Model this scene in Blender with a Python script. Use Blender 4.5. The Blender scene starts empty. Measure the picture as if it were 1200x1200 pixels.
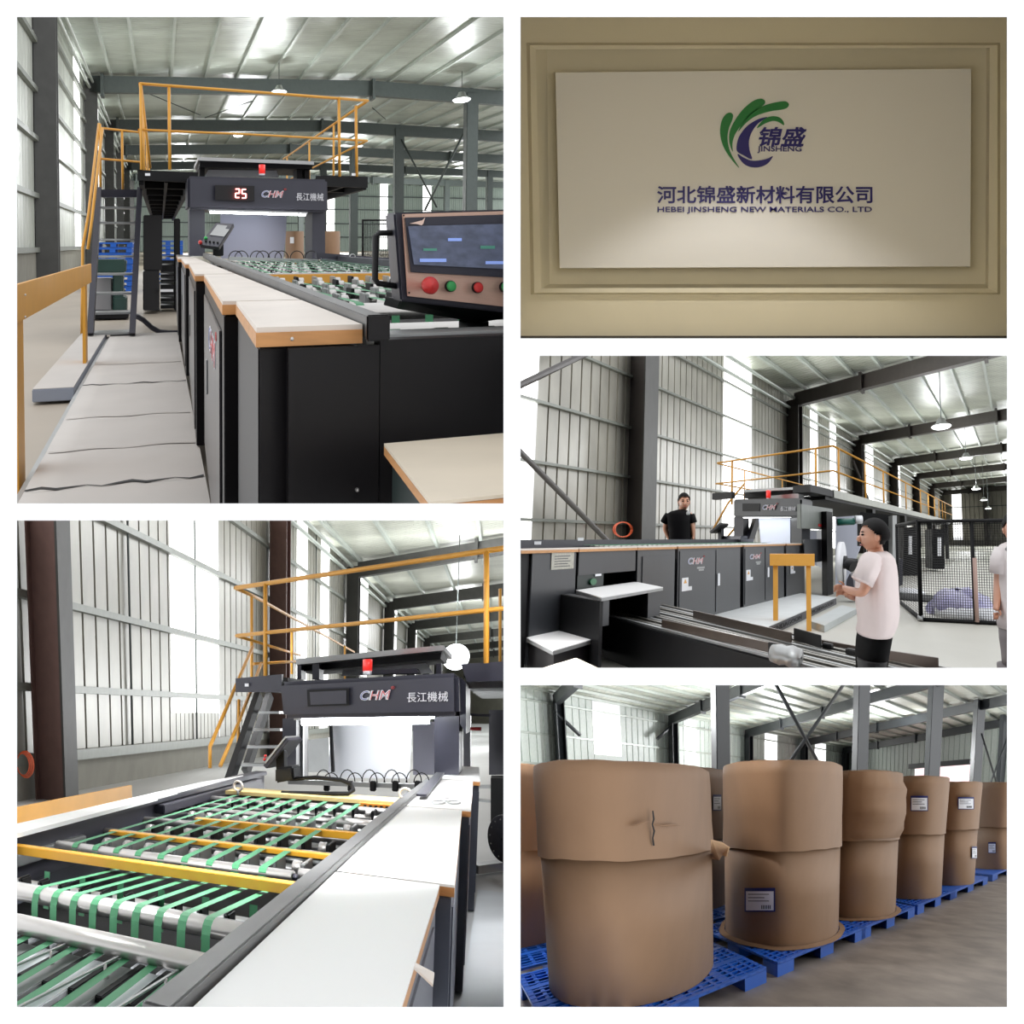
import bpy, bmesh, math, random
from mathutils import Vector, Matrix

scene = bpy.context.scene
col = scene.collection
random.seed(7)

# ------------------------------------------------------------------ camera, sky, exposure
F = 1800.0                                   # focal length for a 1200 px wide frame
cam_data = bpy.data.cameras.new('camera')
cam_data.sensor_width = 36.0
cam_data.lens = 36.0 * F / 1200.0
cam_data.clip_start = 0.05
cam_data.clip_end = 4000
cam = bpy.data.objects.new('camera', cam_data)
cam.location = (0, 0, 0)
cam.rotation_euler = (math.pi / 2, 0, 0)
col.objects.link(cam)
scene.camera = cam

world = bpy.data.worlds.new('world')
scene.world = world
world.use_nodes = True
world.node_tree.nodes['Background'].inputs[0].default_value = (0.97, 0.985, 1.0, 1)
world.node_tree.nodes['Background'].inputs[1].default_value = 1.0

scene.view_settings.view_transform = 'Standard'
scene.view_settings.look = 'None'
scene.view_settings.gamma = 1
scene.view_settings.use_curve_mapping = False
scene.view_settings.exposure = 0.2

def area_light(name, loc, aim, size, watts, color=(1, 1, 1), spread=180, size_y=None):
    d = bpy.data.lights.new(name, 'AREA')
    d.energy = watts; d.color = color; d.size = size; d.spread = math.radians(spread)
    if size_y: d.shape = 'RECTANGLE'; d.size_y = size_y
    o = bpy.data.objects.new(name, d)
    o.location = loc
    o.rotation_euler = (Vector(aim) - Vector(loc)).to_track_quat('-Z', 'Y').to_euler()
    col.objects.link(o)
    return o

def spot_light(name, loc, aim, watts, angle, blend, color=(1, 1, 1), r=0.05):
    d = bpy.data.lights.new(name, 'SPOT')
    d.energy = watts; d.color = color; d.spot_size = math.radians(angle); d.spot_blend = blend
    d.shadow_soft_size = r
    o = bpy.data.objects.new(name, d)
    o.location = loc
    o.rotation_euler = (Vector(aim) - Vector(loc)).to_track_quat('-Z', 'Y').to_euler()
    col.objects.link(o)
    return o

# ------------------------------------------------------------------ materials
MATS = {}
def M(name, rgb, rough=0.55, metal=0.0, var=0.08, scale=3.0, bump=0.0, stretch=(1, 1, 1), emit=None, alpha=1.0, spec=0.5):
    if name in MATS: return MATS[name]
    m = bpy.data.materials.new(name); m.use_nodes = True
    nt = m.node_tree; b = nt.nodes['Principled BSDF']
    b.inputs['Roughness'].default_value = rough
    b.inputs['Metallic'].default_value = metal
    b.inputs['Specular IOR Level'].default_value = spec
    b.inputs['Base Color'].default_value = (*rgb, 1)
    if var > 0:
        tc = nt.nodes.new('ShaderNodeTexCoord'); mp = nt.nodes.new('ShaderNodeMapping')
        mp.inputs['Scale'].default_value = stretch
        nz = nt.nodes.new('ShaderNodeTexNoise'); nz.inputs['Scale'].default_value = scale
        nz.inputs['Detail'].default_value = 5
        cr = nt.nodes.new('ShaderNodeValToRGB')
        cr.color_ramp.elements[0].position = 0.3; cr.color_ramp.elements[1].position = 0.7
        cr.color_ramp.elements[0].color = (*[c * (1 - var) for c in rgb], 1)
        cr.color_ramp.elements[1].color = (*[min(1, c * (1 + var)) for c in rgb], 1)
        nt.links.new(tc.outputs['Object'], mp.inputs[0]); nt.links.new(mp.outputs[0], nz.inputs['Vector'])
        nt.links.new(nz.outputs['Fac'], cr.inputs[0]); nt.links.new(cr.outputs[0], b.inputs['Base Color'])
        if bump > 0:
            bp = nt.nodes.new('ShaderNodeBump'); bp.inputs['Strength'].default_value = bump
            bp.inputs['Distance'].default_value = 0.02
            nt.links.new(nz.outputs['Fac'], bp.inputs['Height']); nt.links.new(bp.outputs[0], b.inputs['Normal'])
    if emit:
        b.inputs['Emission Color'].default_value = (*emit[0], 1); b.inputs['Emission Strength'].default_value = emit[1]
    if alpha < 1: b.inputs['Alpha'].default_value = alpha
    MATS[name] = m
    return m

def srgb(r, g, b):
    return tuple(((c / 255) / 12.92 if c / 255 <= 0.04045 else ((c / 255 + 0.055) / 1.055) ** 2.4) for c in (r, g, b))

# ------------------------------------------------------------------ halls: each place stands behind its own opening
def dot(a, b): return sum(x * y for x, y in zip(a, b))
def crs(a, b): return (a[1]*b[2]-a[2]*b[1], a[2]*b[0]-a[0]*b[2], a[0]*b[1]-a[1]*b[0])
def nrm(a):
    n = math.sqrt(dot(a, a)); return tuple(x / n for x in a)

class Hall:
    """Metres: x across, y along the hall, z up from its floor. at() turns a pixel of the photo into a point on a plane of the hall."""
    def __init__(s, fs, cx, cy, vu, hv, H, rect, k=1.0):
        s.fs, s.cx, s.cy, s.H, s.rect = fs, cx, cy, H, rect
        b = nrm((vu - cx, fs, cy - hv)); c = nrm((0, -(cy - hv), fs)); a = crs(b, c)
        s.a, s.b, s.c = a, b, c
        def m(v):
            return Vector((v[0] + v[1] * (cx - 600) / fs, v[1] * F / fs, v[2] + v[1] * (600 - cy) / fs)) * k
        s.A, s.B, s.C = m(a), m(b), m(c)
        s.O = s.C * (-H)
        u0, v0, u1, v1 = rect
        def mg(e, out): return 26 if out else 7.5
        u0 -= mg(u0, u0 < 50); v0 -= mg(v0, v0 < 50); u1 += mg(u1, u1 > 1150); v1 += mg(v1, v1 > 1150)
        r = lambda u, v: Vector(((u - 600) / F, 1, (600 - v) / F))
        cs = [r(u0, v0), r(u1, v0), r(u1, v1), r(u0, v1)]
        mid = sum(cs, Vector())
        s.planes = []
        for i in range(4):
            n = cs[i].cross(cs[(i + 1) % 4]).normalized()
            if n.dot(mid) > 0: n = -n
            s.planes.append(n)          # points outward
    def W(s, p): return s.O + s.A * p[0] + s.B * p[1] + s.C * p[2]
    def at(s, u, v, x=None, y=None, z=None):
        r = (u - s.cx, s.fs, s.cy - v); l = (dot(r, s.a), dot(r, s.b), dot(r, s.c))
        if x is not None: t = x / l[0]
        elif y is not None: t = y / l[1]
        else: t = (z - s.H) / l[2]
        return Vector((l[0] * t, l[1] * t, s.H + l[2] * t))

def V(*a): return Vector(a)

class MB:
    """collects shapes in hall metres; one MB becomes one mesh object"""
    def __init__(s): s.bm = bmesh.new(); s.smooth = set()
    def face(s, pts, sm=False):
        f = s.bm.faces.new([s.bm.verts.new(p) for p in pts]); f.smooth = sm; return s
    def hexa(s, P, bev=0):
        v = [s.bm.verts.new(p) for p in P]
        fs = [s.bm.faces.new([v[i] for i in q]) for q in ((0,3,2,1),(4,5,6,7),(0,1,5,4),(1,2,6,5),(2,3,7,6),(3,0,4,7))]
        if bev:
            es = {e for f in fs for e in f.edges}
            bmesh.ops.bevel(s.bm, geom=list(es), offset=bev, segments=2, affect='EDGES', clamp_overlap=True)
        return s
    def box(s, x0, y0, z0, x1, y1, z1, bev=0):
        return s.hexa([(x0,y0,z0),(x1,y0,z0),(x1,y1,z0),(x0,y1,z0),(x0,y0,z1),(x1,y0,z1),(x1,y1,z1),(x0,y1,z1)], bev)
    def beam(s, p, q, w, h, up=(0, 0, 1), bev=0):
        p, q = Vector(p), Vector(q); d = (q - p).normalized(); u = Vector(up)
        if abs(d.dot(u)) > 0.98: u = Vector((0, 1, 0))
        r = d.cross(u).normalized() * w / 2; u = r.cross(d).normalized() * h / 2
        return s.hexa([p-r-u, p+r-u, q+r-u, q-r-u, p-r+u, p+r+u, q+r+u, q-r+u], bev)
    def prism(s, pts, vec, bev=0):
        vec = Vector(vec); a = [s.bm.verts.new(p) for p in pts]; b = [s.bm.verts.new(Vector(p) + vec) for p in pts]
        n = len(pts); fs = [s.bm.faces.new(a), s.bm.faces.new(b[::-1])]
        for i in range(n): fs.append(s.bm.faces.new([a[i], b[i], b[(i+1) % n], a[(i+1) % n]]))
        if bev: bmesh.ops.bevel(s.bm, geom=list({e for f in fs for e in f.edges}), offset=bev, segments=2, affect='EDGES', clamp_overlap=True)
        return s
    def tube(s, pts, r, n=8, caps=True):
        pts = [Vector(p) for p in pts]; rings = []
        up = None
        for i, p in enumerate(pts):
            d = (pts[min(i+1, len(pts)-1)] - pts[max(i-1, 0)]).normalized()
            if up is None:
                up = Vector((0, 0, 1)) if abs(d.z) < 0.9 else Vector((1, 0, 0))
            a = d.cross(up).normalized(); up = a.cross(d).normalized()
            rr = r[i] if isinstance(r, (list, tuple)) else r
            rings.append([s.bm.verts.new(p + (a * math.cos(t) + up * math.sin(t)) * rr) for t in [2*math.pi*k/n for k in range(n)]])
        for A, B in zip(rings, rings[1:]):
            for k in range(n):
                s.bm.faces.new([A[k], A[(k+1) % n], B[(k+1) % n], B[k]]).smooth = True
        if caps: s.bm.faces.new(rings[0][::-1]); s.bm.faces.new(rings[-1])
        return s
    def lathe(s, prof, c, axis=(0, 0, 1), n=32, a0=0, a1=2*math.pi):
        c, ax = Vector(c), Vector(axis).normalized()
        e = Vector((1, 0, 0)) if abs(ax.x) < 0.9 else Vector((0, 1, 0))
        a = ax.cross(e).normalized(); b = ax.cross(a); full = abs(a1 - a0 - 2*math.pi) < 1e-6
        m = n if full else n + 1; rings = []
        for (r, z) in prof:
            rings.append([s.bm.verts.new(c + ax*z + (a*math.cos(t) + b*math.sin(t))*r) for t in [a0 + (a1-a0)*k/n for k in range(m)]])
        for A, B in zip(rings, rings[1:]):
            for k in range(n):
                s.bm.faces.new([A[k], A[(k+1) % m], B[(k+1) % m], B[k]]).smooth = True
        return s
    def cyl(s, p, q, r, n=16):
        return s.tube([p, q], r, n)
    def ball(s, c, r, seg=12, rings=8):
        g = bmesh.ops.create_uvsphere(s.bm, u_segments=seg, v_segments=rings, radius=1.0)
        rr = r if isinstance(r, (tuple, list)) else (r, r, r)
        for v in g['verts']: v.co = Vector(c) + Vector((v.co.x*rr[0], v.co.y*rr[1], v.co.z*rr[2]))
        for v in g['verts']:
            for f in v.link_faces: f.smooth = True
        return s
    def sheet(s, rows, sm=True):
        vs = [[s.bm.verts.new(p) for p in r] for r in rows]
        for A, B in zip(vs, vs[1:]):
            for k in range(len(A)-1): s.bm.faces.new([A[k], A[k+1], B[k+1], B[k]]).smooth = sm
        return s

def ribs(a, b, pitch, depth, kind='box'):
    """profile of a ribbed steel sheet from a to b: (position, offset) pairs"""
    out = []; t = a
    while t < b:
        out += [(t, 0), (t + pitch*0.86, 0), (t + pitch*0.89, depth), (t + pitch*0.95, depth)]
        t += pitch
    out.append((t, 0))
    return out

_obj = {}
def _mesh(h, mb):
    """hall metres to the scene; what lies beyond the opening's sight is not built"""
    bm = mb.bm
    for v in bm.verts: v.co = h.W(v.co)
    for n in h.planes:
        if not bm.verts: break
        if max(v.co.dot(n) for v in bm.verts) > 0:
            bmesh.ops.bisect_plane(bm, geom=bm.verts[:] + bm.edges[:] + bm.faces[:], dist=1e-6, plane_co=(0, 0, 0), plane_no=n, clear_outer=True)
    if not bm.faces: return None
    return bm

def _link(name, bm, mat, base, parent=None, h=None):
    for v in bm.verts: v.co -= base
    bmesh.ops.recalc_face_normals(bm, faces=bm.faces[:])
    me = bpy.data.meshes.new(name); bm.to_mesh(me); bm.free()
    for m in (mat if isinstance(mat, (list, tuple)) else [mat]): me.materials.append(m)
    o = bpy.data.objects.new(name, me); col.objects.link(o)
    if parent is not None: o.parent = parent
    return o

class Thing:
    def __init__(s, h, name, label, cat, group=None):
        s.h, s.name, s.label, s.cat, s.group = h, name, label, cat, group; s.parts = []
    def add(s, name, mb, mat, parent=None, label=None):
        s.parts.append((name, _mesh(s.h, mb), mat, parent, label)); return len(s.parts) - 1
    def done(s):
        vs = [v.co for p in s.parts if p[1] for v in p[1].verts]
        if not vs: return None
        base = V((min(v.x for v in vs)+max(v.x for v in vs))/2, (min(v.y for v in vs)+max(v.y for v in vs))/2, min(v.z for v in vs))
        e = bpy.data.objects.new(s.name, None); e.empty_display_size = 0.1; e.location = base; col.objects.link(e)
        e['label'] = s.label; e['category'] = s.cat
        if s.group: e['group'] = s.group
        objs = []
        for (n, bm, mat, par, lab) in s.parts:
            if not bm: objs.append(None); continue
            p = e if par is None or objs[par] is None else objs[par]
            o = _link(n, bm, mat, base, p)
            if lab: o['label'] = lab
            objs.append(o)
        return e

def solo(h, name, mb, mat, label=None, cat=None, group=None, kind=None):
    bm = _mesh(h, mb)
    if not bm: return None
    vs = [v.co for v in bm.verts]
    base = V((min(v.x for v in vs)+max(v.x for v in vs))/2, (min(v.y for v in vs)+max(v.y for v in vs))/2, min(v.z for v in vs))
    o = _link(name, bm, mat, base); o.location = base
    if label: o['label'] = label
    if cat: o['category'] = cat
    if group: o['group'] = group
    if kind: o['kind'] = kind
    return o

def S(h, name, mb, mat): return solo(h, name, mb, mat, kind='structure')

_tc = {}
def text_polys(body, bold=0.0, shear=0.0, font=None, space=1.0):
    key = (body, bold, shear, space)
    if key not in _tc:
        c = bpy.data.curves.new('lettering', 'FONT'); c.body = body; c.offset = bold; c.shear = shear; c.space_character = space; c.resolution_u = 3
        o = bpy.data.objects.new('lettering', c); col.objects.link(o)
        bpy.context.view_layer.update()
        me = o.evaluated_get(bpy.context.evaluated_depsgraph_get()).to_mesh()
        vs = [(v.co.x, v.co.y) for v in me.vertices]; fs = [tuple(p.vertices) for p in me.polygons]
        bpy.data.objects.remove(o); bpy.data.curves.remove(c)
        x0 = min(v[0] for v in vs); x1 = max(v[0] for v in vs); y0 = min(v[1] for v in vs); y1 = max(v[1] for v in vs)
        _tc[key] = ([((x-x0)/(x1-x0), (y-y0)/(y1-y0)) for x, y in vs], fs)
    return _tc[key]

def lettering(mb, body, bl, br, tl, out, thick=0.004, **k):
    """text filling the parallelogram bl, br, tl; out is the direction it stands proud"""
    vs, fs = text_polys(body, **k); bl, br, tl, out = Vector(bl), Vector(br), Vector(tl), Vector(out).normalized()
    b = mb.bm; front = [b.verts.new(bl + (br-bl)*x + (tl-bl)*y + out*thick) for x, y in vs]
    back = [b.verts.new(bl + (br-bl)*x + (tl-bl)*y) for x, y in vs]
    cnt = {}
    for f in fs:
        for i in range(len(f)):
            e = (f[i], f[(i+1) % len(f)]); cnt[tuple(sorted(e))] = cnt.get(tuple(sorted(e)), 0) + 1
    for f in fs:
        try: b.faces.new([front[i] for i in f])
        except ValueError: pass
    for f in fs:
        for i in range(len(f)):
            e = (f[i], f[(i+1) % len(f)])
            if cnt[tuple(sorted(e))] == 1:
                try: b.faces.new([front[e[0]], back[e[0]], back[e[1]], front[e[1]]])
                except ValueError: pass
    return mb

def smooth_poly(pts, n=5):
    out = []; N = len(pts)
    for i in range(N):
        p0, p1, p2, p3 = pts[i-1], pts[i], pts[(i+1) % N], pts[(i+2) % N]
        for k in range(n):
            t = k / n
            out.append(tuple(0.5*((2*p1[j]) + (-p0[j]+p2[j])*t + (2*p0[j]-5*p1[j]+4*p2[j]-p3[j])*t*t + (-p0[j]+3*p1[j]-3*p2[j]+p3[j])*t**3) for j in (0, 1)))
    return out

# ------------------------------------------------------------------ shared finishes
m_white = M('white board', (0.93, 0.93, 0.93), 0.8, var=0)
m_black = M('black powder coat', srgb(24, 22, 24), 0.42, var=0.06, scale=2, spec=.3)
m_blackin = M('matt black steel', srgb(22, 22, 24), 0.6, var=0.05, spec=.25)
m_anthra = M('anthracite enamel', srgb(58, 58, 68), 0.42, var=0.05, spec=.35)
m_steel = M('polished steel', (0.6, 0.58, 0.56), 0.34, 0.7, var=0.05)
m_grey = M('grey aluminium', (0.42, 0.43, 0.43), 0.4, 0.6, var=0.06)
m_yel = M('yellow safety paint', srgb(224, 162, 62), 0.45, var=0.04)
m_green = M('green belt', srgb(74, 148, 104), 0.6, var=0.05)
m_paper = M('white paper', (0.9, 0.91, 0.95), 0.7, var=0.0)
m_ply = M('varnished plywood', srgb(202, 146, 92), 0.5, var=0.12, scale=6, stretch=(1, 1, 8))
m_top = M('worn laminate', srgb(226, 216, 206), 0.45, var=0.06, scale=4, stretch=(1, 0.3, 1))
m_red = M('red plastic', srgb(196, 40, 38), 0.4, var=0)
m_kraft = M('kraft paper', srgb(150, 117, 88), 0.6, var=0.06, scale=2.0, bump=0.35)
m_blue = M('blue plastic', srgb(16, 98, 204), 0.4, var=0.05)
m_sky = M('daylight panel', (1, 1, 1), 0.5, var=0, emit=((1.0, 1.0, 0.98), 2.2))
m_rail = M('worn dark rail', srgb(104, 104, 104), .45, .3, var=.15, scale=5, stretch=(1, .3, 1))
m_tube = M('bright tube', (1, 1, 1), .5, var=0, emit=((.93, .97, 1), 20))
m_girt = M('dull wall girt', srgb(126, 130, 122), 0.45, 0.3, var=0.08)
m_lamp = M('lamp glow', (1, 1, 1), 0.5, var=0, emit=((0.95, 0.98, 1.0), 6.0))

# ------------------------------------------------------------------ the white wall with its five openings
H0 = Hall(F, 600, 600, 600, 600, 0, (-900, -900, 2100, 2100))
def w_at(u, v, d): return Vector(((u - 600) / F * d, d, (600 - v) / F * d))
mb = MB()
D0, D1 = 3.2, 3.24
us = [-500, 20, 590, 610, 1180, 1700]
opens = [(20, 20, 590, 590), (20, 610, 590, 1180), (610, 20, 1180, 396.5), (610, 417, 1180, 782.5), (610, 803, 1180, 1180)]
vs_ = [-500, 20, 396.5, 417, 590, 610, 782.5, 803, 1180, 1700]
def inside(u, v): return any(a < u < c and b < v < d for a, b, c, d in opens)
for i in range(len(us)-1):
    for j in range(len(vs_)-1):
        if inside((us[i]+us[i+1])/2, (vs_[j]+vs_[j+1])/2): continue
        mb.face([w_at(us[i], vs_[j], D0), w_at(us[i+1], vs_[j], D0), w_at(us[i+1], vs_[j+1], D0), w_at(us[i], vs_[j+1], D0)])
for (a, b, c, d) in opens:          # splayed reveals
    q = [(a, b), (c, b), (c, d), (a, d)]; s_ = [(-1, -1), (1, -1), (1, 1), (-1, 1)]
    for i in range(4):
        j = (i+1) % 4
        P = lambda t, g, dd: w_at(t[0] + g[0]*6, t[1] + g[1]*6, dd)
        mb.face([w_at(*q[i], D0), w_at(*q[j], D0), P(q[j], s_[j], D1), P(q[i], s_[i], D1)])
bmesh.ops.remove_doubles(mb.bm, verts=mb.bm.verts[:], dist=1e-5)
S(H0, 'wall_front', mb, m_white)
# partitions that part the places behind the wall
def partition(name, q0, q1, y1=12.0):
    a, b, c, d = w_at(*q0, D1), w_at(*q1, D1), w_at(*q1, y1), w_at(*q0, y1)
    n = (b - a).cross(d - a).normalized() * .003
    mb = MB(); mb.hexa([a - n, b - n, c - n, d - n, a + n, b + n, c + n, d + n]); S(H0, name, mb, m_white)
partition('wall_middle', (600, -60), (600, 1260)); partition('wall_between', (-60, 600), (598.5, 600))
partition('wall_between', (601.5, 407), (1260, 407)); partition('wall_between', (601.5, 793), (1260, 793))
# ================================================================== the reception sign (upper right opening)
HS = Hall(F, 600, 600, 600, 600, 0, (610, 20, 1180, 396.5))
m_beige = M('cream wall paint', srgb(214, 206, 184), 0.7, var=0.02)
m_board = M('white acrylic board', srgb(216, 214, 212), 0.45, var=0.0)
m_navy = M('navy letters', srgb(34, 28, 110), 0.4, var=0)
m_leaf = M('leaf green letters', srgb(36, 120, 62), 0.4, var=0)
DW = 8.90
def sg(u, v, d): return w_at(u, v, d)
def ring(mb, o, i, do, di):          # a frame between two rectangles given at their own distances
    for k in range(4):
        j = (k+1) % 4
        mb.face([sg(*o[k], do), sg(*o[j], do), sg(*i[j], di), sg(*i[k], di)])
R_ = lambda a, b, c, d: [(a, b), (c, b), (c, d), (a, d)]
mb = MB()
outer = R_(560, -40, 1240, 394)
ring(mb, outer, [(617, 50), (1172, 50), (1172, 345), (622, 345)], 8.86, 8.86)
S(HS, 'wall_back', mb, m_beige)
mb = MB()
ring(mb, [(617, 50), (1172, 50), (1172, 345), (622, 345)], [(621, 53), (1169, 53), (1169, 343), (626, 343)], 8.86, 8.83)
ring(mb, [(621, 53), (1169, 53), (1169, 343), (626, 343)], [(628, 58), (1160, 56), (1158, 338), (634, 338)], 8.83, 8.84)
ring(mb, [(628, 58), (1160, 56), (1158, 338), (634, 338)], [(641, 58), (1156, 56), (1155, 333), (644, 333)], 8.84, 8.90)
S(HS, 'trim_1', mb, m_beige)
mb = MB(); mb.face([sg(636, 52, DW), sg(1160, 52, DW), sg(1160, 340, DW), sg(636, 340, DW)])
S(HS, 'wall_recess', mb, m_beige)
mb = MB(); mb.prism([sg(560, 393.5, 8.80), sg(1240, 393.5, 8.80), sg(1240, 420, 8.80), sg(560, 420, 8.80)], (0, 0.1, 0))
S(HS, 'foot_band_back', mb, M('dark foot strip', srgb(60, 56, 50), 0.6, var=0))  # dark strip drawn along the gap line at the bottom
# unseen lobby side walls, ceiling and floor, added to cut ambient light
def divider(name, q0, q1):
    mb = MB(); mb.face([sg(*q0, 3.3), sg(*q1, 3.3), sg(*q1, 8.9), sg(*q0, 8.9)]); S(HS, name, mb, m_beige)
divider('wall_left', (603.2, 12), (603.2, 403.5)); divider('wall_right', (1206, -5), (1206, 403.5))
divider('ceiling', (602.5, -5), (1206, -5)); divider('floor', (602.5, 403.8), (1206, 403.8))
# the sign
t = Thing(HS, 'company_sign', 'wide white company sign board with green and navy lettering on cream wall', 'sign')
DB = 8.77
mb = MB(); mb.prism([sg(651, 85, DB), sg(1138, 80.5, DB), sg(1137, 312, DB), sg(656, 314, DB)], (0, 0.02, 0))
pb = t.add('board', mb, m_board)
mb = MB()
for (u, v) in ((700, 120), (1090, 120), (700, 280), (1090, 280)):
    p = sg(u, v, DB + 0.02); mb.cyl(p, (p.x, DW, p.z), 0.012, 8)
t.add('spacer', mb, m_grey)
z8 = lambda x, y: (760 + x/4.364, 105 + y/4.364)
def shape(mb, pts):
    P = smooth_poly([z8(*p) for p in pts], 4); mb.prism([sg(u, v, DB) for u, v in P], (0, -0.008, 0))
for pts in ([(462,400),(415,345),(382,290),(366,225),(372,165),(392,130),(415,119),(431,130),(428,155),(410,200),(403,250),(412,305),(432,350)],
            [(430,318),(413,270),(415,215),(440,160),(480,105),(530,62),(570,48),(592,56),(594,72),(570,95),(520,132),(472,185),(440,235),(428,280)],
            [(458,216),(484,165),(535,112),(600,80),(660,65),(700,62),(717,76),(708,94),(680,103),(620,112),(550,135),(500,170)],
            [(553,198),(585,157),(622,139),(662,141),(686,160),(692,183),(668,168),(636,161),(598,173)]):
    mb = MB(); shape(mb, pts); t.add('leaf_stroke', mb, m_leaf)
for pts in ([(607,143),(560,153),(503,188),(463,240),(450,290),(455,318),(485,336),(528,356),(516,312),(513,262),(530,214),(562,172)],
            [(456,330),(482,347),(522,364),(570,363),(608,354),(635,342),(612,376),(575,395),(530,398),(490,382),(464,352)]):
    mb = MB(); shape(mb, pts); t.add('swoosh_stroke', mb, m_navy)
def sg_text(body, u0, v0, u1, v1, sub='lettering', **k):      # box: left, bottom, right, top
    mb = MB(); lettering(mb, body, sg(u0, v0, DB), sg(u1, v0, DB), sg(u0, v1, DB), (0, -1, 0), 0.008, **k); t.add(sub, mb, m_navy)
sg_text('锦盛', 889, 172, 945, 149, bold=0.02, shear=0.2)
sg_text('JINSHENG', 887.5, 179.5, 939, 171.5, bold=0.005)
sg_text('河北锦盛新材料有限公司', 770, 238.5, 1022, 218, bold=0.014)
sg_text('HEBEI JINSHENG NEW MATERIALS CO., LTD', 770.5, 250.5, 1021.5, 242.5, bold=0.006)
t.done()
spot_light('ceiling spot', sg(895, 2, 7.85), sg(895, 400, 7.85), 46, 104, 0.35, (1.0, 0.98, 0.95), 0.05)
area_light('lobby fill light', sg(900, 40, 5.6), sg(900, 250, 8.9), 1.6, 25, (1, .98, .93))  # unseen soft fill added to lift the sign wall
# ================================================================== the sheeting line seen from its delivery end (upper left opening)
HA = Hall(600, 305, 305, 188, 286, 1.73, (20, 20, 590, 590))
h = HA
m_sheetA = M('galvanised wall sheet', srgb(200, 204, 194), 0.4, 0.15, var=0.12, scale=0.6)
m_roofA = M('galvanised roof sheet', srgb(184, 192, 182), 0.35, 0.25, var=0.15, scale=0.35)
m_purlin = M('galvanised purlin', srgb(180, 188, 180), 0.4, 0.2, var=0.08)
m_col = M('painted steel column', srgb(74, 74, 72), 0.55, var=0.12, scale=1.5)
m_raft = M('painted steel rafter', srgb(82, 90, 88), 0.5, var=0.06)
m_floorA = M('concrete floor', srgb(176, 164, 148), 0.5, var=0.1, scale=0.5, stretch=(1, .3, 1))
m_conc = M('low concrete wall', srgb(150, 148, 138), 0.8, var=0.08, scale=1)

def roofA(x):                       # underside of the roof sheet
    return 15.45 + (x + 5.6) * 0.0433 if x < 19 else 16.52 + (x - 19) * -0.012
# shell
mb = MB(); mb.face([(-7, 1, 0), (120, 1, 0), (120, 118, 0), (-7, 118, 0)]); S(h, 'floor', mb, m_floorA)
mb = MB()
prof = ribs(26, 118, 0.32, 0.10)
xs = [-6.1, 19, 50, 100]
mb.sheet([[V(x, y, roofA(x) + 0.25 + o) for y, o in prof] for x in xs], False)
S(h, 'ceiling', mb, m_roofA)
mb = MB()
gaps = [(39.3, 42.2), (51.5, 54.5), (67, 69.5), (81, 83.5), (97, 99.5)]
wall_z0, wall_z1 = 1.3, 15.6
last = 16.0
for (g0, g1) in gaps + [(118, 118)]:
    pr = ribs(last, g0, 0.5, 0.08)
    pr = [(min(y, g0), o) for y, o in pr]
    mb.sheet([[V(-6.1 - o, y, z) for y, o in pr] for z in (wall_z0, wall_z1)], False); last = g1
S(h, 'wall_left', mb, m_sheetA)
mb = MB(); mb.box(-6.5, 14, 0, -6.05, 118, 1.3); S(h, 'baseboard_left', mb, m_conc)
for n, (g0, g1) in enumerate(gaps):
    mb = MB(); mb.box(-6.2, g0, 1.35, -6.12, g1, 15.6); S(h, 'window_%d' % (n+1), mb, m_sky)
mb = MB()
wins = [(382, 392, 228, 271), (445, 454, 211, 290), (495, 505, 216, 245), (543, 550, 212, 245)]
fw = [(h.at(a, 286, y=117)[0], h.at(b, 286, y=117)[0]) for a, b, _, _ in wins]
last = -6
for k, (a, b) in enumerate(fw + [(110, 110)]):
    pr = [(min(x, a), o) for x, o in ribs(last, a, 0.55, 0.08)]
    mb.sheet([[V(x, 117 + o, z) for x, o in pr] for z in (0, 19)], False); last = b
    if k < 4: mb.box(a, 117, 0, b, 117.1, [4.2, 0.4, 9.5, 9.5][k])
S(h, 'wall_back', mb, M('pale green wall sheet', srgb(172, 186, 176), 0.5, 0.1, var=0.05))
for n, (a, b) in enumerate(fw):
    mb = MB(); mb.box(a, 117.1, [4.2, 0.4, 9.5, 9.5][n], b, 117.2, 18); S(h, 'window_%d' % (n+6), mb, m_sky)
for z in (3.4, 6.6, 10, 13.2):
    mb = MB(); mb.beam((-6, 116.85, z), (105, 116.85, z), 0.2, 0.25); S(h, 'trim_2', mb, m_raft)
# wall girts
for z in (1.45, 4.1, 6.9, 9.3, 11.7, 13.6):
    mb = MB(); mb.box(-6.08, 16, z - 0.12, -5.85, 117, z + 0.12); S(h, 'trim_3', mb, m_girt)
mb = MB(); mb.tube([(-5.6, 20, 14.5), (-5.6, 117, 14.5)], 0.13, 8); mb.tube([(-5.35, 20, 14.95), (-5.35, 117, 14.95)], 0.12, 8)
S(h, 'eave_beam', mb, m_purlin)
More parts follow.
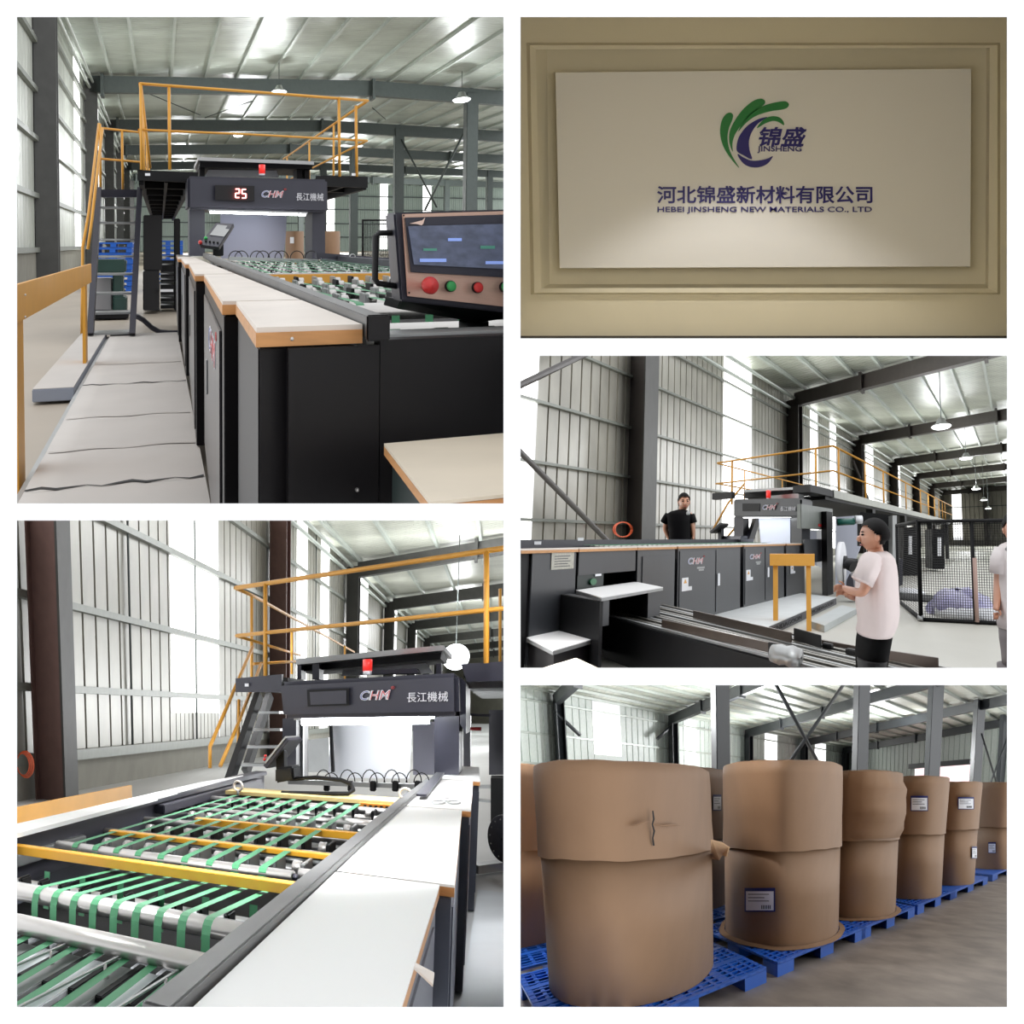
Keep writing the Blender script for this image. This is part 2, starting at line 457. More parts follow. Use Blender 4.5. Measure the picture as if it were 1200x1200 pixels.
# columns
def hcol(h, name, x0, x1, y0, y1, z1, m, z0=0):
    mb = MB(); t = 0.06; ym = (y0+y1)/2; xm = (x0+x1)/2
    mb.box(x0, y0, z0, x1, y0+t, z1); mb.box(x0, y1-t, z0, x1, y1, z1); mb.box(xm-t/2, y0+t, z0, xm+t/2, y1-t, z1)
    return S(h, name, mb, m)
deps = [27, 44, 59, 74, 89, 104]
hcol(h, 'steel_column', -6.05, -5.0, 27, 27.5, 15, m_col)
for d in deps[1:]: hcol(h, 'steel_column', -6.0, -5.02, d, d+0.5, 15.2, m_col)
for d in deps[1:]:
    z = roofA(29)
    mb = MB(); mb.box(28.4, d-.05, 0, 29.6, d+.6, z - 0.4, 0.05); S(h, 'steel_column', mb, m_raft)
    mb = MB(); mb.box(62, d-.05, 0, 63.2, d+.6, z - 0.4, 0.05); S(h, 'steel_column', mb, m_raft)
# rafters with splice plates
for d in deps[1:]:
    mb = MB(); t0, t1 = 1.35, 1.25
    for (xa, xb) in ((-5.6, 19), (19, 60), (60, 105)):
        za, zb = roofA(xa), roofA(xb)
        mb.hexa([(xa,d,za-t0),(xb,d,zb-t0),(xb,d+.45,zb-t0),(xa,d+.45,za-t0),(xa,d,za),(xb,d,zb),(xb,d+.45,zb),(xa,d+.45,za)])
    for x in (-4.6, 19.0, 45):
        z = roofA(x); mb.box(x-.13, d-.2, z-t0-.35, x+.13, d+.6, z+.12)
    S(h, 'rafter_beam', mb, m_raft)
# purlins
xs = [h.at(u, 96, y=44)[0] for u in (130, 160, 201, 241, 278, 316, 352, 387, 422, 457, 492, 524, 556, 588)]
step = (xs[-1]-xs[2])/11
xs += [xs[-1] + step*k for k in range(1, 14)]
for x in xs:
    z = roofA(x); mb = MB(); mb.box(x-.10, 24, z-.02, x+.10, 117, z+.27); S(h, 'roof_beam', mb, m_purlin)
# cross bracing
mb = MB()
a = [h.at(470, 163, y=59), h.at(512, 243, y=59), h.at(553, 137, y=52), h.at(498, 246, y=52)]
mb.tube(a[:2], 0.12, 6); S(h, 'brace_beam', mb, m_raft); mb = MB(); mb.tube(a[2:], 0.12, 6); S(h, 'brace_beam', mb, m_raft)
for (u0, v0, u1, v1, d) in ((170, 108, 235, 135, 50), (305, 115, 240, 138, 52), (436, 126, 452, 140, 52)):
    mb = MB(); mb.tube([h.at(u0, v0, y=d), h.at(u1, v1, y=d)], 0.05, 5); S(h, 'brace_beam', mb, m_raft)

# pendant lamps
def pendant(h, u, v, d, r, ztop, label, grp):
    p = h.at(u, v, y=d); t = Thing(h, 'pendant_lamp', label, 'lamp', grp)
    mb = MB(); mb.lathe([(0.02, r*.9), (r*.35, r*.85), (r*.5, r*.45), (r, 0.0)], p, n=20); t.add('lamp_shade', mb, m_grey)
    mb = MB(); mb.lathe([(r*.92, 0.02), (r*.8, -.12*r), (0.01, -.2*r)], p, n=20); t.add('diffuser', mb, m_lamp)
    mb = MB(); mb.tube([p + V(0, 0, r*.9), V(p.x, p.y, ztop)], 0.03, 5); t.add('cord', mb, m_raft); t.done()
for (u, v, d, r, lab) in ((327, 108, 40, .62, 'glowing bay lamp hanging over the black header with red digits'), (541, 117, 40, .75, 'glowing bay lamp beside the tall column above the touch screen'),
                     (279, 159, 62, .6, 'glowing bay lamp hanging behind the yellow platform railing'), (421, 171, 70, .5, 'small glowing bay lamp at the right end of the yellow railing')):
    pendant(h, u, v, d, r, roofA(h.at(u, v, y=d)[0]), lab, 'bay lamps over the sheeting line')

# ---------------- the machine
T = 1.5
# printed band header
t = Thing(h, 'machine_portal', 'dark grey portal of the sheeting machine with glowing red 25 and brand lettering', 'machine')
yh = 9.1
hx = lambda u, v, y=yh: h.at(u, v, y=y)
mb = MB(); P = [hx(220, 206), hx(384, 210), hx(385, 249), hx(220, 245)]
mb.prism(P[::-1], (0, 0.9, 0), 0.04); t.add('header', mb, m_anthra)
mb = MB(); mb.prism([hx(252, 217, yh-.004), hx(298, 218, yh-.004), hx(298, 236, yh-.004), hx(252, 234.5, yh-.004)][::-1], (0, -.02, 0)); di = t.add('display_window', mb, m_black)
led = M('red led', (1, 0.1, 0.08), 0.5, var=0, emit=((1.0, 0.35, 0.32), 4.0))
mb = MB()
def seg7(u0, v0, w, hh, segs, dy):
    tk = 1.5
    S7 = {'a': (u0, v0, u0+w, v0), 'g': (u0, v0+hh/2, u0+w, v0+hh/2), 'd': (u0, v0+hh, u0+w, v0+hh), 'f': (u0, v0, u0, v0+hh/2), 'b': (u0+w, v0, u0+w, v0+hh/2), 'e': (u0, v0+hh/2, u0, v0+hh), 'c': (u0+w, v0+hh/2, u0+w, v0+hh)}
    for s in segs:
        a, b, c, d = S7[s]; mb.beam(h.at(a, b, y=dy), h.at(c, d, y=dy), 0.021, 0.021)
seg7(276, 221.5, 4.4, 10, 'abged', yh-.035); seg7(283.6, 222, 4.6, 10, 'afgcd', yh-.035)
t.add('digits', mb, led, di, 'glowing red 25')
m_redled = M('red letters', srgb(206, 84, 84), 0.5, var=0); m_whl = M('white letters', srgb(226, 226, 232), 0.5, var=0)
m_bluel = M('blue letters', srgb(92, 104, 168), 0.5, var=0)
def brand(t, h, bl, br, tl, out=(0, -1, 0), th=0.006, par=None, reg=True):
    bl, br, tl = Vector(bl), Vector(br), Vector(tl); o = Vector(out)
    mb = MB(); lettering(mb, 'CHM', bl, br, tl, o, th, bold=0.035, shear=0.25); t.add('brand_outline', mb, m_whl, par)
    mb = MB(); lettering(mb, 'C', bl + (br-bl)*.02 + (tl-bl)*.08 + o*th, bl + (br-bl)*.29 + (tl-bl)*.08 + o*th, bl + (br-bl)*.02 + (tl-bl)*.92 + o*th, o, th*.6, bold=-0.02, shear=0.25); t.add('brand_letter', mb, m_bluel, par)
    mb = MB(); lettering(mb, 'HM', bl + (br-bl)*.34 + (tl-bl)*.08 + o*th, br - (br-bl)*.02 + (tl-bl)*.08 + o*th, bl + (br-bl)*.34 + (tl-bl)*.92 + o*th, o, th*.6, bold=-0.02, shear=0.25); t.add('brand_letters', mb, m_redled, par)
    if reg:
        c = br + (tl-bl)*1.05; w = (br-bl)*.1; q = (tl-bl)*.3
        mb = MB(); lettering(mb, '®', c, c + w*1.2, c + q, o, th); t.add('registered_mark', mb, m_redled, par)
brand(t, h, hx(306, 231.5), hx(332, 232), hx(306.5, 223))
mb = MB(); lettering(mb, '長江機械', hx(347, 235), hx(379, 235.5), hx(347, 226), (0, -1, 0), 0.006, bold=0.0); t.add('lettering', mb, m_whl)
mb = MB(); mb.prism([hx(222, 245, 9.3), hx(240, 246, 9.3), hx(240, 300, 9.3), hx(222, 300, 9.3)][::-1], (0, .5, 0)); t.add('post', mb, m_anthra)
mb = MB(); mb.prism([hx(366, 248, 9.3), hx(381, 248, 9.3), hx(381, 304, 9.3), hx(366, 304, 9.3)][::-1], (0, .5, 0)); t.add('post', mb, m_anthra)
mb = MB(); mb.cyl(hx(246, 248.7, 9.0), hx(358, 251.8, 9.0), 0.018, 10); t.add('light_tube', mb, m_tube, label='lit white tube under the header')
mb = MB(); mb.beam(hx(244, 246.5, 9.0), hx(360, 249.7, 9.0), .05, .03); t.add('tube_holder', mb, m_grey)
mb = MB(); mb.sheet([[hx(258, 251, 9.6), hx(300, 252, 9.55), hx(336, 253, 9.6)], [hx(258.5, 275, 9.6), hx(300, 276, 9.55), hx(335, 277, 9.6)], [hx(259, 303, 9.7), hx(300, 303, 9.65), hx(332, 303, 9.7)]])
t.add('paper_web', mb, M('hanging paper web', srgb(204, 208, 232), 0.6, var=0))
# upper frame on top of the header
mb = MB(); mb.prism([hx(232, 184, 9.6), hx(368, 189, 9.6), hx(368, 193, 9.6), hx(232, 188, 9.6)][::-1], (0, 1.2, 0)); t.add('upper_plate', mb, m_grey)
mb = MB(); mb.prism([hx(234, 188, 9.7), hx(366, 193, 9.7), hx(366, 198, 9.7), hx(234, 196, 9.7)][::-1], (0, 1.0, 0)); t.add('upper_beam', mb, m_blackin)
mb = MB(); mb.prism([hx(244, 199, 10.0), hx(324, 200, 10.0), hx(327, 208, 10.0), hx(240, 207, 10.0)][::-1], (0, .05, 0)); t.add('upper_web', mb, m_paper)
for u in (234, 348, 357):
    mb = MB(); mb.prism([hx(u, 192, 9.8), hx(u+6, 192, 9.8), hx(u+6, 210, 9.8), hx(u, 210, 9.8)][::-1], (0, .3, 0)); t.add('upper_post', mb, m_blackin)
t.done()
t = Thing(h, 'warning_beacon', 'small red warning beacon on top of the portal with red digits', 'beacon')
p = hx(307, 206, 9.3)
mb = MB(); mb.cyl(p, p + V(0, 0, .04), .055); t.add('base', mb, m_paper)
mb = MB(); mb.cyl(p + V(0, 0, .04), p + V(0, 0, .2), .06); t.add('lens', mb, M('beacon red', srgb(220, 40, 36), 0.3, var=0, emit=((1, .05, .04), .5)), label='red translucent lens'); t.done()

# walkway platform (mezzanine) each side of the portal, with yellow railing
t = Thing(h, 'mezzanine_platform', 'black steel platform around the portal carrying yellow railing', 'platform')
mb = MB(); mb.prism([hx(161, 199, 9.5), hx(232, 202, 9.5), hx(232, 214, 9.5), hx(161, 211, 9.5)][::-1], (0, .06, 0)); t.add('fascia', mb, m_blackin)
mb = MB(); mb.prism([hx(371, 206, 9.5), hx(431, 207, 9.5), hx(431, 220, 9.5), hx(371, 218, 9.5)][::-1], (0, .06, 0)); t.add('fascia', mb, m_blackin)
for (x0, x1, n) in ((-.38, .6, 'a'), (3.1, 4.0, 'b')):
    mb = MB(); mb.box(x0, 9.56, 3.0, x1, 24, 3.06); t.add('deck_plate', mb, m_blackin)
    for x in (x0, x1-.08):
        mb = MB(); mb.box(x, 9.56, 2.8, x+.08, 24, 3.0); t.add('edge_beam', mb, m_blackin)
    mb = MB(); mb.box((x0+x1)/2-.03, 9.56, 2.85, (x0+x1)/2+.03, 24, 3.0); t.add('edge_beam', mb, m_blackin)
    for k in range(10):
        mb = MB(); mb.box(x0, 10.6+k*1.4, 2.85, x1, 10.68+k*1.4, 3.0); t.add('cross_beam', mb, m_blackin)
for u in (173, 456/1.0*0+415):
    mb = MB(); mb.prism([hx(u-3, 203, 9.49), hx(u+3, 203, 9.49), hx(u+3, 206, 9.49), hx(u-3, 206, 9.49)][::-1], (0, -.005, 0)); t.add('sticker', mb, m_paper)
t.done()
def rail(t, h, pts, r, mat=m_yel, n=8, name='rail'):
    mb = MB(); mb.tube(pts, r, n); t.add(name, mb, mat)
t = Thing(h, 'yellow_railing', 'long yellow tube railing across the platform above the portal', 'railing')
rail(t, h, [hx(164, 98, 9.5), hx(300, 108, 9.5), hx(431, 118, 9.5)], .028)
rail(t, h, [hx(163, 152, 9.5), hx(300, 158, 9.5), hx(430, 165, 9.5)], .022)
for u, v0, v1 in ((165, 98, 199), (198, 102, 199), (397, 114, 207), (417, 124, 207)):
    rail(t, h, [hx(u, v0, 9.5), hx(u+1, v1, 9.5)], .03, name='post')
q = [hx(431, 118, 9.5)]; q.append(h.at(328, 186, x=q[0][0], z=None) if False else V(q[0].x, 16.5, q[0].z))
rail(t, h, q, .026); m2 = hx(430, 165, 9.5); rail(t, h, [m2, V(m2.x, 16.5, m2.z)], .022)
for y in (11.5, 13.5, 16): rail(t, h, [V(q[0].x, y, q[0].z), V(q[0].x, y, 3.05)], .026, name='post')
a = hx(164, 98, 9.5); rail(t, h, [a, V(a.x, 17, a.z)], .026); b = hx(163, 152, 9.5); rail(t, h, [b, V(b.x, 17, b.z)], .022)
for y in (11.5, 14, 17): rail(t, h, [V(a.x, y, a.z), V(a.x, y, 3.05)], .026, name='post')
t.done()
# stair with yellow handrails
t = Thing(h, 'steel_stair', 'steep black steel stair with grey treads and yellow handrails', 'stair')
for (x0, x1, v0) in ((116, 106, 0), (164, 155, 0)):
    p, q = hx(x0, 222, 10.4), hx(x1, 392, 9.0)
    mb = MB(); mb.beam(p, q, .10, .16, up=(0, 1, 0)); t.add('stringer', mb, m_anthra)
mb = MB(); mb.prism([hx(113, 222, 10.4), hx(166, 222, 10.4), hx(166, 231, 10.4), hx(113, 231, 10.4)][::-1], (0, .1, 0)); t.add('top_plate', mb, m_anthra)
for k, v in enumerate((243, 261, 281, 301, 322, 345, 368, 392)):
    f = k / 7; y = 10.3 - f*1.25
    p, q = h.at(116 - 9*f*1.0 - 0, v, y=y), h.at(161 - 7*f, v, y=y)
    p = h.at(118 - 9*f, v, y=y)
    mb = MB(); mb.box(p.x, y, p.z-.015, q.x, y+.28, p.z+.02); t.add('tread', mb, m_grey)
for pts in ([(116, 145, 10.6), (104, 250, 9.8), (97, 290, 9.6), (96, 392, 9.5)], [(120, 150, 10.2), (108, 255, 9.6), (103, 292, 9.5)], [(151, 112, 9.6), (172, 160, 9.6), (177, 199, 9.6)] if False else [(165, 100, 9.5), (176, 197, 9.9)]):
    rail(t, h, [h.at(u, v, y=y) for u, v, y in pts], .028, name='handrail')
rail(t, h, [h.at(118, 150, y=10.5), h.at(163, 155, y=10.5)], .022, name='handrail'); rail(t, h, [h.at(118, 186, y=10.5), h.at(165, 190, y=10.5)], .022, name='handrail')
rail(t, h, [h.at(117, 145, y=10.5), h.at(118, 222, y=10.5)], .026, name='handrail'); rail(t, h, [h.at(143, 153, y=10.5), h.at(144, 222, y=10.5)], .026, name='handrail')
t.done()

# worktop cabinets along the operator side: (outer x, y0, y1)
units = [(.255, 1.38, 2.02), (.262, 2.06, 3.9), (.285, 4.0, 5.6), (.30, 5.7, 7.0), (.31, 7.1, 8.6)]
labs = ['nearest black cabinet with wide laminate plywood worktop and screws on its end', 'second black cabinet with brand lettering on its door and worn worktop',
        'third black cabinet along the walkway with stepped plywood worktop', 'fourth black cabinet along the walkway under worn worktop', 'farthest black cabinet against the portal with control pedestal']
tops = [  # left edge pixels (near, far)
    [(303, 381), (277, 352)], [(263, 353), (237, 322)], [(231, 319.5), (222, 308)], [(217, 305), (213, 302)], [(210, 300), (208, 296.5)]]
m_reflect = M('glossy black door', srgb(50, 48, 52), 0.28, var=0.05)
edge = [(303, 1.385, 278.5, 2.03), (262.5, 2.05, 240, 3.9), (229.5, 3.95, 222, 6.05), (217.5, 6.1, 213, 8.2), (209, 8.24, 207, 11)]
for k in range(5):
    ua, y0, ub, y1 = edge[k]; x0 = h.at(ua, 286, y=y0)[0]; xf = h.at(ub, 286, y=y1)[0]; sl = (xf - x0) / (y1 - y0)
    X = lambda y, o=0: x0 + sl*(y-y0) + o
    def slab(oa, ob, ya, yb, za, zb, bev=0, xr=None):
        mb = MB(); A, B = (X(ya, ob), X(yb, ob)) if xr is None else (xr, xr)
        return mb.hexa([(X(ya, oa), ya, za), (A, ya, za), (B, yb, za), (X(yb, oa), yb, za), (X(ya, oa), ya, zb), (A, ya, zb), (B, yb, zb), (X(yb, oa), yb, zb)], bev)
    t = Thing(h, 'machine_cabinet', labs[k], 'cabinet', 'cabinets along the walkway side')
    t.add('body', slab(0, 0, y0 + .005, y1 - .01, .16, 1.44, .004, .56), m_black)
    tp = t.add('worktop', slab(-.008, 0, y0 - .005, y1, 1.445, 1.485, 0, .568), m_ply, label='plywood worktop edge')
    t.add('laminate_sheet', slab(-.006, 0, y0 - .003, y1, 1.485, 1.5, 0, .568), m_top, tp, 'worn pale laminate')
    if k:
        dr = t.add('door', slab(-.012, -.001, y0 + .12, y1 - .12, .25, 1.36, .003), m_reflect)
        t.add('handle', slab(-.024, -.012, y1 - .75*min(1, (y1-y0)/2), y1 - .71*min(1, (y1-y0)/2), .78, 1.0, .003), m_grey, dr)
    if k == 1:
        ya = y0 + .35; yb = y0 + .95
        brand(t, h, (X(yb, -.013), yb, 1.12), (X(ya, -.013), ya, 1.12), (X(yb, -.013), yb, 1.27), (-1, 0, 0), .003, dr)
    if k == 0:
        for (u, v) in ((340.5, 396), (433, 395), (416, 571)):
            p = h.at(u, v, y=1.385); mb = MB(); mb.ball((p.x, 1.369, p.z), .006); t.add('screw', mb, m_steel)
    t.done()
# end panel and front of the bed
t = Thing(h, 'delivery_bed', 'long black conveyor bed with steel rollers, green belts and yellow cross bars', 'conveyor')
mb = MB(); p = [h.at(303, 388, y=1.39), h.at(449, 386, y=1.39)]
mb.box(.345, 1.372, .0, .618, 1.384, 1.44, .002); t.add('end_panel', mb, m_black)
mb = MB(); mb.box(.62, 1.378, 0, 3.0, 1.42, 1.452, .002); t.add('end_panel', mb, m_black)
mb = MB(); mb.hexa([(.575, 1.362, 1.46), (.635, 1.36, 1.46), (.80, 8.9, 1.49), (.72, 8.9, 1.49), (.575, 1.36, 1.525), (.635, 1.36, 1.525), (.80, 8.9, 1.575), (.72, 8.9, 1.575)], .004); t.add('side_rail', mb, m_rail)
mb = MB(); mb.box(.57, 1.35, 1.455, .64, 1.362, 1.53, .004); t.add('rail_cap', mb, m_black)
mb = MB(); mb.box(2.85, 1.4, 1.2, 2.93, 8.9, 1.53); t.add('side_rail', mb, m_anthra)
mb = MB(); mb.box(.64, 1.42, 1.05, 2.85, 8.9, 1.1); t.add('bed_plate', mb, m_blackin)
mb = MB(); mb.box(.63, 1.42, 1.448, 2.9, 1.5, 1.46, .003); t.add('edge_strip', mb, m_grey)
for k, y in enumerate([1.66, 1.80, 2.45, 2.9, 3.3, 3.75, 4.9, 5.3, 5.7, 6.1, 6.5, 6.9, 7.3, 7.7, 8.1]):
    mb = MB(); mb.cyl((.68, y, 1.385 if k < 3 else 1.37), (2.85, y, 1.385 if k < 3 else 1.37), .045 if k < 3 else .03, 14); t.add('roller', mb, m_steel)
for k, y in enumerate([2.7, 3.05, 3.4, 3.8, 4.2] + [4.75 + .32*j for j in range(12)]):
    for j in range(12):
        x = .80 + j*.165 + .05*(k % 2)
        if x > 2.8: continue
        mb = MB(); mb.box(x, y, 1.36, x+.022, y+.10, 1.45, .004); t.add('belt_guide', mb, m_grey if (j+k) % 3 else m_blackin)
        mb = MB(); mb.cyl((x+.022, y+.05, 1.41), (x+.075, y+.05, 1.41), .032, 10); t.add('idler_wheel', mb, m_steel)
for j in range(11):
    x = .80 + j*.185; w = .022
    mb = MB(); mb.sheet([[V(x-w, y, z), V(x+w, y, z)] for y, z in ((2.405, 1.2), (2.41, 1.40), (2.43, 1.43), (2.46, 1.434), (4.3, 1.40))], False); t.add('green_belt', mb, m_green)
    mb = MB(); mb.sheet([[V(x-w, y, z), V(x+w, y, z)] for y, z in ((1.52, 1.36), (1.62, 1.42), (1.66, 1.433), (2.2, 1.30))], False); t.add('green_belt', mb, m_green)
    mb = MB(); mb.sheet([[V(x+.07-w, 4.7, 1.445), V(x+.07+w, 4.7, 1.445)], [V(x+.07-w, 8.4, 1.46), V(x+.07+w, 8.4, 1.46)]], False); t.add('green_belt', mb, m_green)
mb = MB(); mb.box(.70, 4.48, 1.37, 2.85, 4.54, 1.455, .004); t.add('cross_bar', mb, m_yel, label='yellow cross bar')
mb = MB(); mb.box(.70, 4.5, 1.455, 2.85, 4.62, 1.462); t.add('guide_strip', mb, m_grey)
# air hoses over the far end
for u in (268, 275, 293, 300, 314, 322, 340, 357):
    mb = MB(); pts = []
    for k in range(9):
        a = math.pi*k/8; pts.append(h.at(u + 8 - 8*math.cos(a), 303 - 9*math.sin(a), y=8.3))
    mb.tube(pts, .008, 6); t.add('air_hose', mb, m_blackin)
mb = MB(); mb.beam(h.at(268, 303, y=8.3), h.at(372, 306, y=8.3), .06, .06); t.add('sensor_bar', mb, m_grey)
mb = MB(); mb.prism([h.at(371, 296, y=8), h.at(464, 303, y=8), h.at(464, 309, y=8), h.at(371, 302, y=8)][::-1], (0, .1, 0)); t.add('back_beam', mb, m_anthra)
t.done()
t = Thing(h, 'lifting_ring', 'steel eye ring standing on the far rail of the conveyor bed', 'ring')
mb = MB(); c = h.at(413, 301, y=7.9); mb.tube([c + V(.045*math.cos(a), 0, .045*math.sin(a)) for a in [2*math.pi*k/16 for k in range(17)]], .01, 6, False); t.add('ring', mb, m_grey); 
mb = MB(); mb.cyl(c - V(0, 0, .09), c - V(0, 0, .045), .012); t.add('stem', mb, m_grey); t.done()

# small tilted operator pad at the far end
t = Thing(h, 'operator_pad', 'tilted grey button pad on a post at the foot of the portal', 'control panel')
y = 8.2; c = [h.at(233, 287, y=y), h.at(256, 290, y=y-.1), h.at(274, 262, y=y+.2), h.at(253, 261, y=y+.3)]
mb = MB(); mb.prism(c, V(.03, .12, -.05), .01); pn = t.add('panel', mb, m_anthra)
mb = MB()
f = lambda a, b: c[0] + (c[1]-c[0])*a + (c[3]-c[0])*b + V(0, -.012, .004)
mb.prism([f(.15, .45), f(.9, .45), f(.9, .92), f(.15, .92)], (0, -.004, 0)); t.add('screen', mb, m_grey, pn)
for i in range(4):
    mb = MB(); mb.ball(f(.2+.2*i, .18), .018); t.add('button', mb, m_blackin, pn)
mb = MB(); mb.ball(f(.08, .3), .03); t.add('button', mb, M('green button', srgb(30, 170, 80), .4, var=0), pn, 'green button')
mb = MB(); mb.ball(f(-.02, .1), .035); t.add('button', mb, m_red, pn, 'red button')
mb = MB(); mb.prism([h.at(250, 285, y=y+.1), h.at(262, 285, y=y+.1), h.at(262, 300, y=y+.1), h.at(250, 300, y=y+.1)][::-1], (0, .1, 0), .01); t.add('post', mb, m_blackin)
t.done()

# the touch screen box near the camera
t = Thing(h, 'touch_screen_console', 'large tilted touch screen console with red and green buttons beside the conveyor', 'control panel')
yc = 1.5
g = lambda u, v, d=0: h.at(u, v, y=yc + d)
body = [g(462, 249), g(606, 245), g(606, 368), g(470, 353)]
mb = MB(); mb.prism(body[::-1], V(.0, .07, .0), .006); bd = t.add('housing', mb, m_anthra)
mb = MB(); mb.prism([g(471, 251, -.004), g(606, 247, -.004), g(606, 361, -.004), g(477, 347, -.004)][::-1], (0, -.003, 0), .001); fp = t.add('face_plate', mb, M('brushed copper face', srgb(214, 178, 160), .3, .35, var=.05, scale=20, stretch=(1, 1, 20)), label='brushed copper toned plate')
mb = MB(); mb.prism([g(474, 255, -.008), g(606, 251, -.008), g(606, 326, -.008), g(481, 319, -.008)][::-1], (0, -.003, 0), .001); bz = t.add('bezel', mb, m_anthra, fp)
scr = M('touch screen', srgb(62, 68, 88), .12, var=.55, scale=26, stretch=(1, .3, 1.6), emit=((.12, .14, .2), .35))
mb = MB(); mb.prism([g(478, 265, -.0125), g(606, 262, -.0125), g(606, 316, -.0125), g(485, 310, -.0125)][::-1], (0, -.001, 0)); t.add('screen', mb, scr, fp)
def patch(u0, v0, u1, v1, m, nm='screen_key'):
    mb = MB(); mb.prism([g(u0, v0, -.0145), g(u1, v0, -.0145), g(u1, v1, -.0145), g(u0, v1, -.0145)][::-1], (0, -.0006, 0)); t.add(nm, mb, m, fp)
skb = M('screen blue key', srgb(120, 150, 220), .4, var=0, emit=((.3, .4, .8), .4)); skg = M('screen green key', srgb(90, 160, 140), .4, var=0)
patch(525, 279, 541, 282.5, skb); patch(492, 303, 523, 307, skb); patch(569, 306, 606, 309.5, skb); patch(496, 291, 512, 294, skg); patch(563, 288, 580, 291.5, skg)
m_rose = M('pale copper logo', srgb(235, 205, 190), .4, var=0)
mb = MB(); mb.prism([g(480, 262, -.0125), g(495, 258, -.0125), g(498, 255, -.0125), g(496, 262, -.0125), g(494, 264, -.0125), g(488, 262.5, -.0125)][::-1], (0, -.001, 0)); t.add('bird_emblem', mb, m_rose, fp)
m_gb = M('button green', srgb(44, 150, 76), .35, var=0)
def button(u, v, r, m, dep, lab):
    p = g(u, v, -.007); ax = V(0, -1, .12)
    mb = MB(); mb.lathe([(r*1.02, 0), (r*1.02, dep*.7), (r*.9, dep*.8)], p, ax, 24); b = t.add('button_collar', mb, m_blackin if dep < .02 else m_red, fp)
    mb = MB(); mb.lathe([(r*.92, dep*.65), (r*.9, dep), (r*.6, dep*1.1), (.0005, dep*1.12)], p, ax, 24); t.add('button', mb, m, fp, lab)
p = g(498, 335, -.007); mb = MB(); mb.lathe([(.013, 0), (.013, .02), (.026, .024), (.028, .034), (.024, .042), (.001, .046)], p, V(0, -1, .12), 28); t.add('emergency_button', mb, m_red, fp, 'big red mushroom button')
button(527, 335.5, .018, m_gb, .012, 'green push button'); button(558.5, 337, .018, m_red, .012, 'red push button'); button(590.5, 336.5, .018, m_gb, .012, 'second green push button')
for (u, v) in ((473, 252.5), (479.5, 343)):
    p = g(u, v, -.008); mb = MB(); mb.ball(p, .003, 8, 6); t.add('screw', mb, m_blackin, fp)
mb = MB(); yb = .03
pts = [g(465, 273, yb), g(445, 273, yb), g(440, 277, yb), g(439.5, 327, yb), g(443, 332, yb), g(470, 336, yb)]
mb.tube(pts, .010, 10); t.add('handle', mb, m_blackin, bd)
mb = MB(); mb.prism([g(470, 352, .05), g(606, 358, .05), g(606, 372, .12), g(560, 378, .12), g(466, 362, .1)][::-1], (0, .12, 0), .004); t.add('swivel_base', mb, m_blackin)
mb = MB(); p = h.at(555, 376, y=1.66); mb.cyl(p, V(p.x, p.y, 1.40), .05, 20); t.add('swivel_post', mb, m_blackin)
t.done()
# plank topped pallet lower right
t = Thing(h, 'low_side_table', 'low white topped side table with wooden edge against the black end panel', 'table')
zt = h.at(450, 523, y=1.3)[2]
a = h.at(450, 523, z=zt); b = h.at(620, 508, z=zt); c = h.at(620, 650, z=zt); d = h.at(502, 590, z=zt)
d2 = a + (d-a)*1.03
P = [a, b, V(b.x, d2.y, zt), d2]
mb = MB(); mb.prism(P, (0, 0, .008)); t.add('laminate_sheet', mb, M('cream laminate', srgb(222, 210, 190), .5, var=.05))
mb = MB(); mb.prism([p - V(0, 0, .024) for p in P], (0, 0, .023)); t.add('worktop', mb, m_ply)
mb = MB(); q = [p + V(.025, 0, -.5) for p in P]; mb.prism(q, (0, 0, .47)); t.add('body', mb, M('dark green steel', srgb(28, 44, 42), .5, var=0))
t.done()

# covered walkway and low step
m_deck = M('dusty walkway cover', srgb(204, 198, 192), .6, var=.07, scale=1.2, stretch=(1, .4, 1))
t = Thing(h, 'operator_walkway', 'long low walkway covered in dusty white sheet beside the cabinets', 'platform')
ys = [2.6, 3.42, 5.9, 9.25]
for k in range(3):
    mb = MB(); rows = []
    for i in range(13):
        y = ys[k] + (ys[k+1]-ys[k])*i/12
        rows.append([V(-.87 + .01*math.sin(y*7), y, .12), V(-.86, y, .155 + .003*math.sin(y*9))] + [V(-.85 + 1.13*j/6, y, .152 + .002*math.sin(j*1.7 + y*5 + k)) for j in range(1, 6)] + [V(.29, y, .15)])
    mb.sheet(rows); t.add('deck_cover', mb, m_deck)
for y in (3.44, 5.92):
    mb = MB(); mb.sheet([[V(-.86 + 1.14*j/12, y + .02*math.sin(j*2.1) - .006, .158) for j in range(13)], [V(-.86 + 1.14*j/12, y + .02*math.sin(j*2.1) + .012 + .012*math.sin(j*1.1), .159 ) for j in range(13)]]); t.add('cover_seam', mb, m_blackin)
m_crease = M('cover crease', srgb(200, 194, 188), .7, var=0)
for y in (4.05, 4.8, 6.9):
    mb = MB(); mb.sheet([[V(-.84 + 1.1*j/10, y + .015*math.sin(j*1.3+y), .1572) for j in range(11)], [V(-.84 + 1.1*j/10, y + .03 + .015*math.sin(j*1.3+y), .1572) for j in range(11)]]); t.add('cover_crease', mb, m_crease)
mb = MB(); mb.box(-.92, 2.6, 0, -.87, 9.25, .11); t.add('side_plate', mb, m_grey); t.done()
t = Thing(h, 'low_step', 'flat grey metal step box on the floor left of the walkway', 'step')
a = h.at(45, 472, z=0); b = h.at(95, 473, z=0)
mb = MB(); mb.box(-1.36, 5.8, .03, -.93, 9.3, .17, .01); t.add('body', mb, M('blue grey enamel', srgb(150, 156, 170), .5, var=.04))
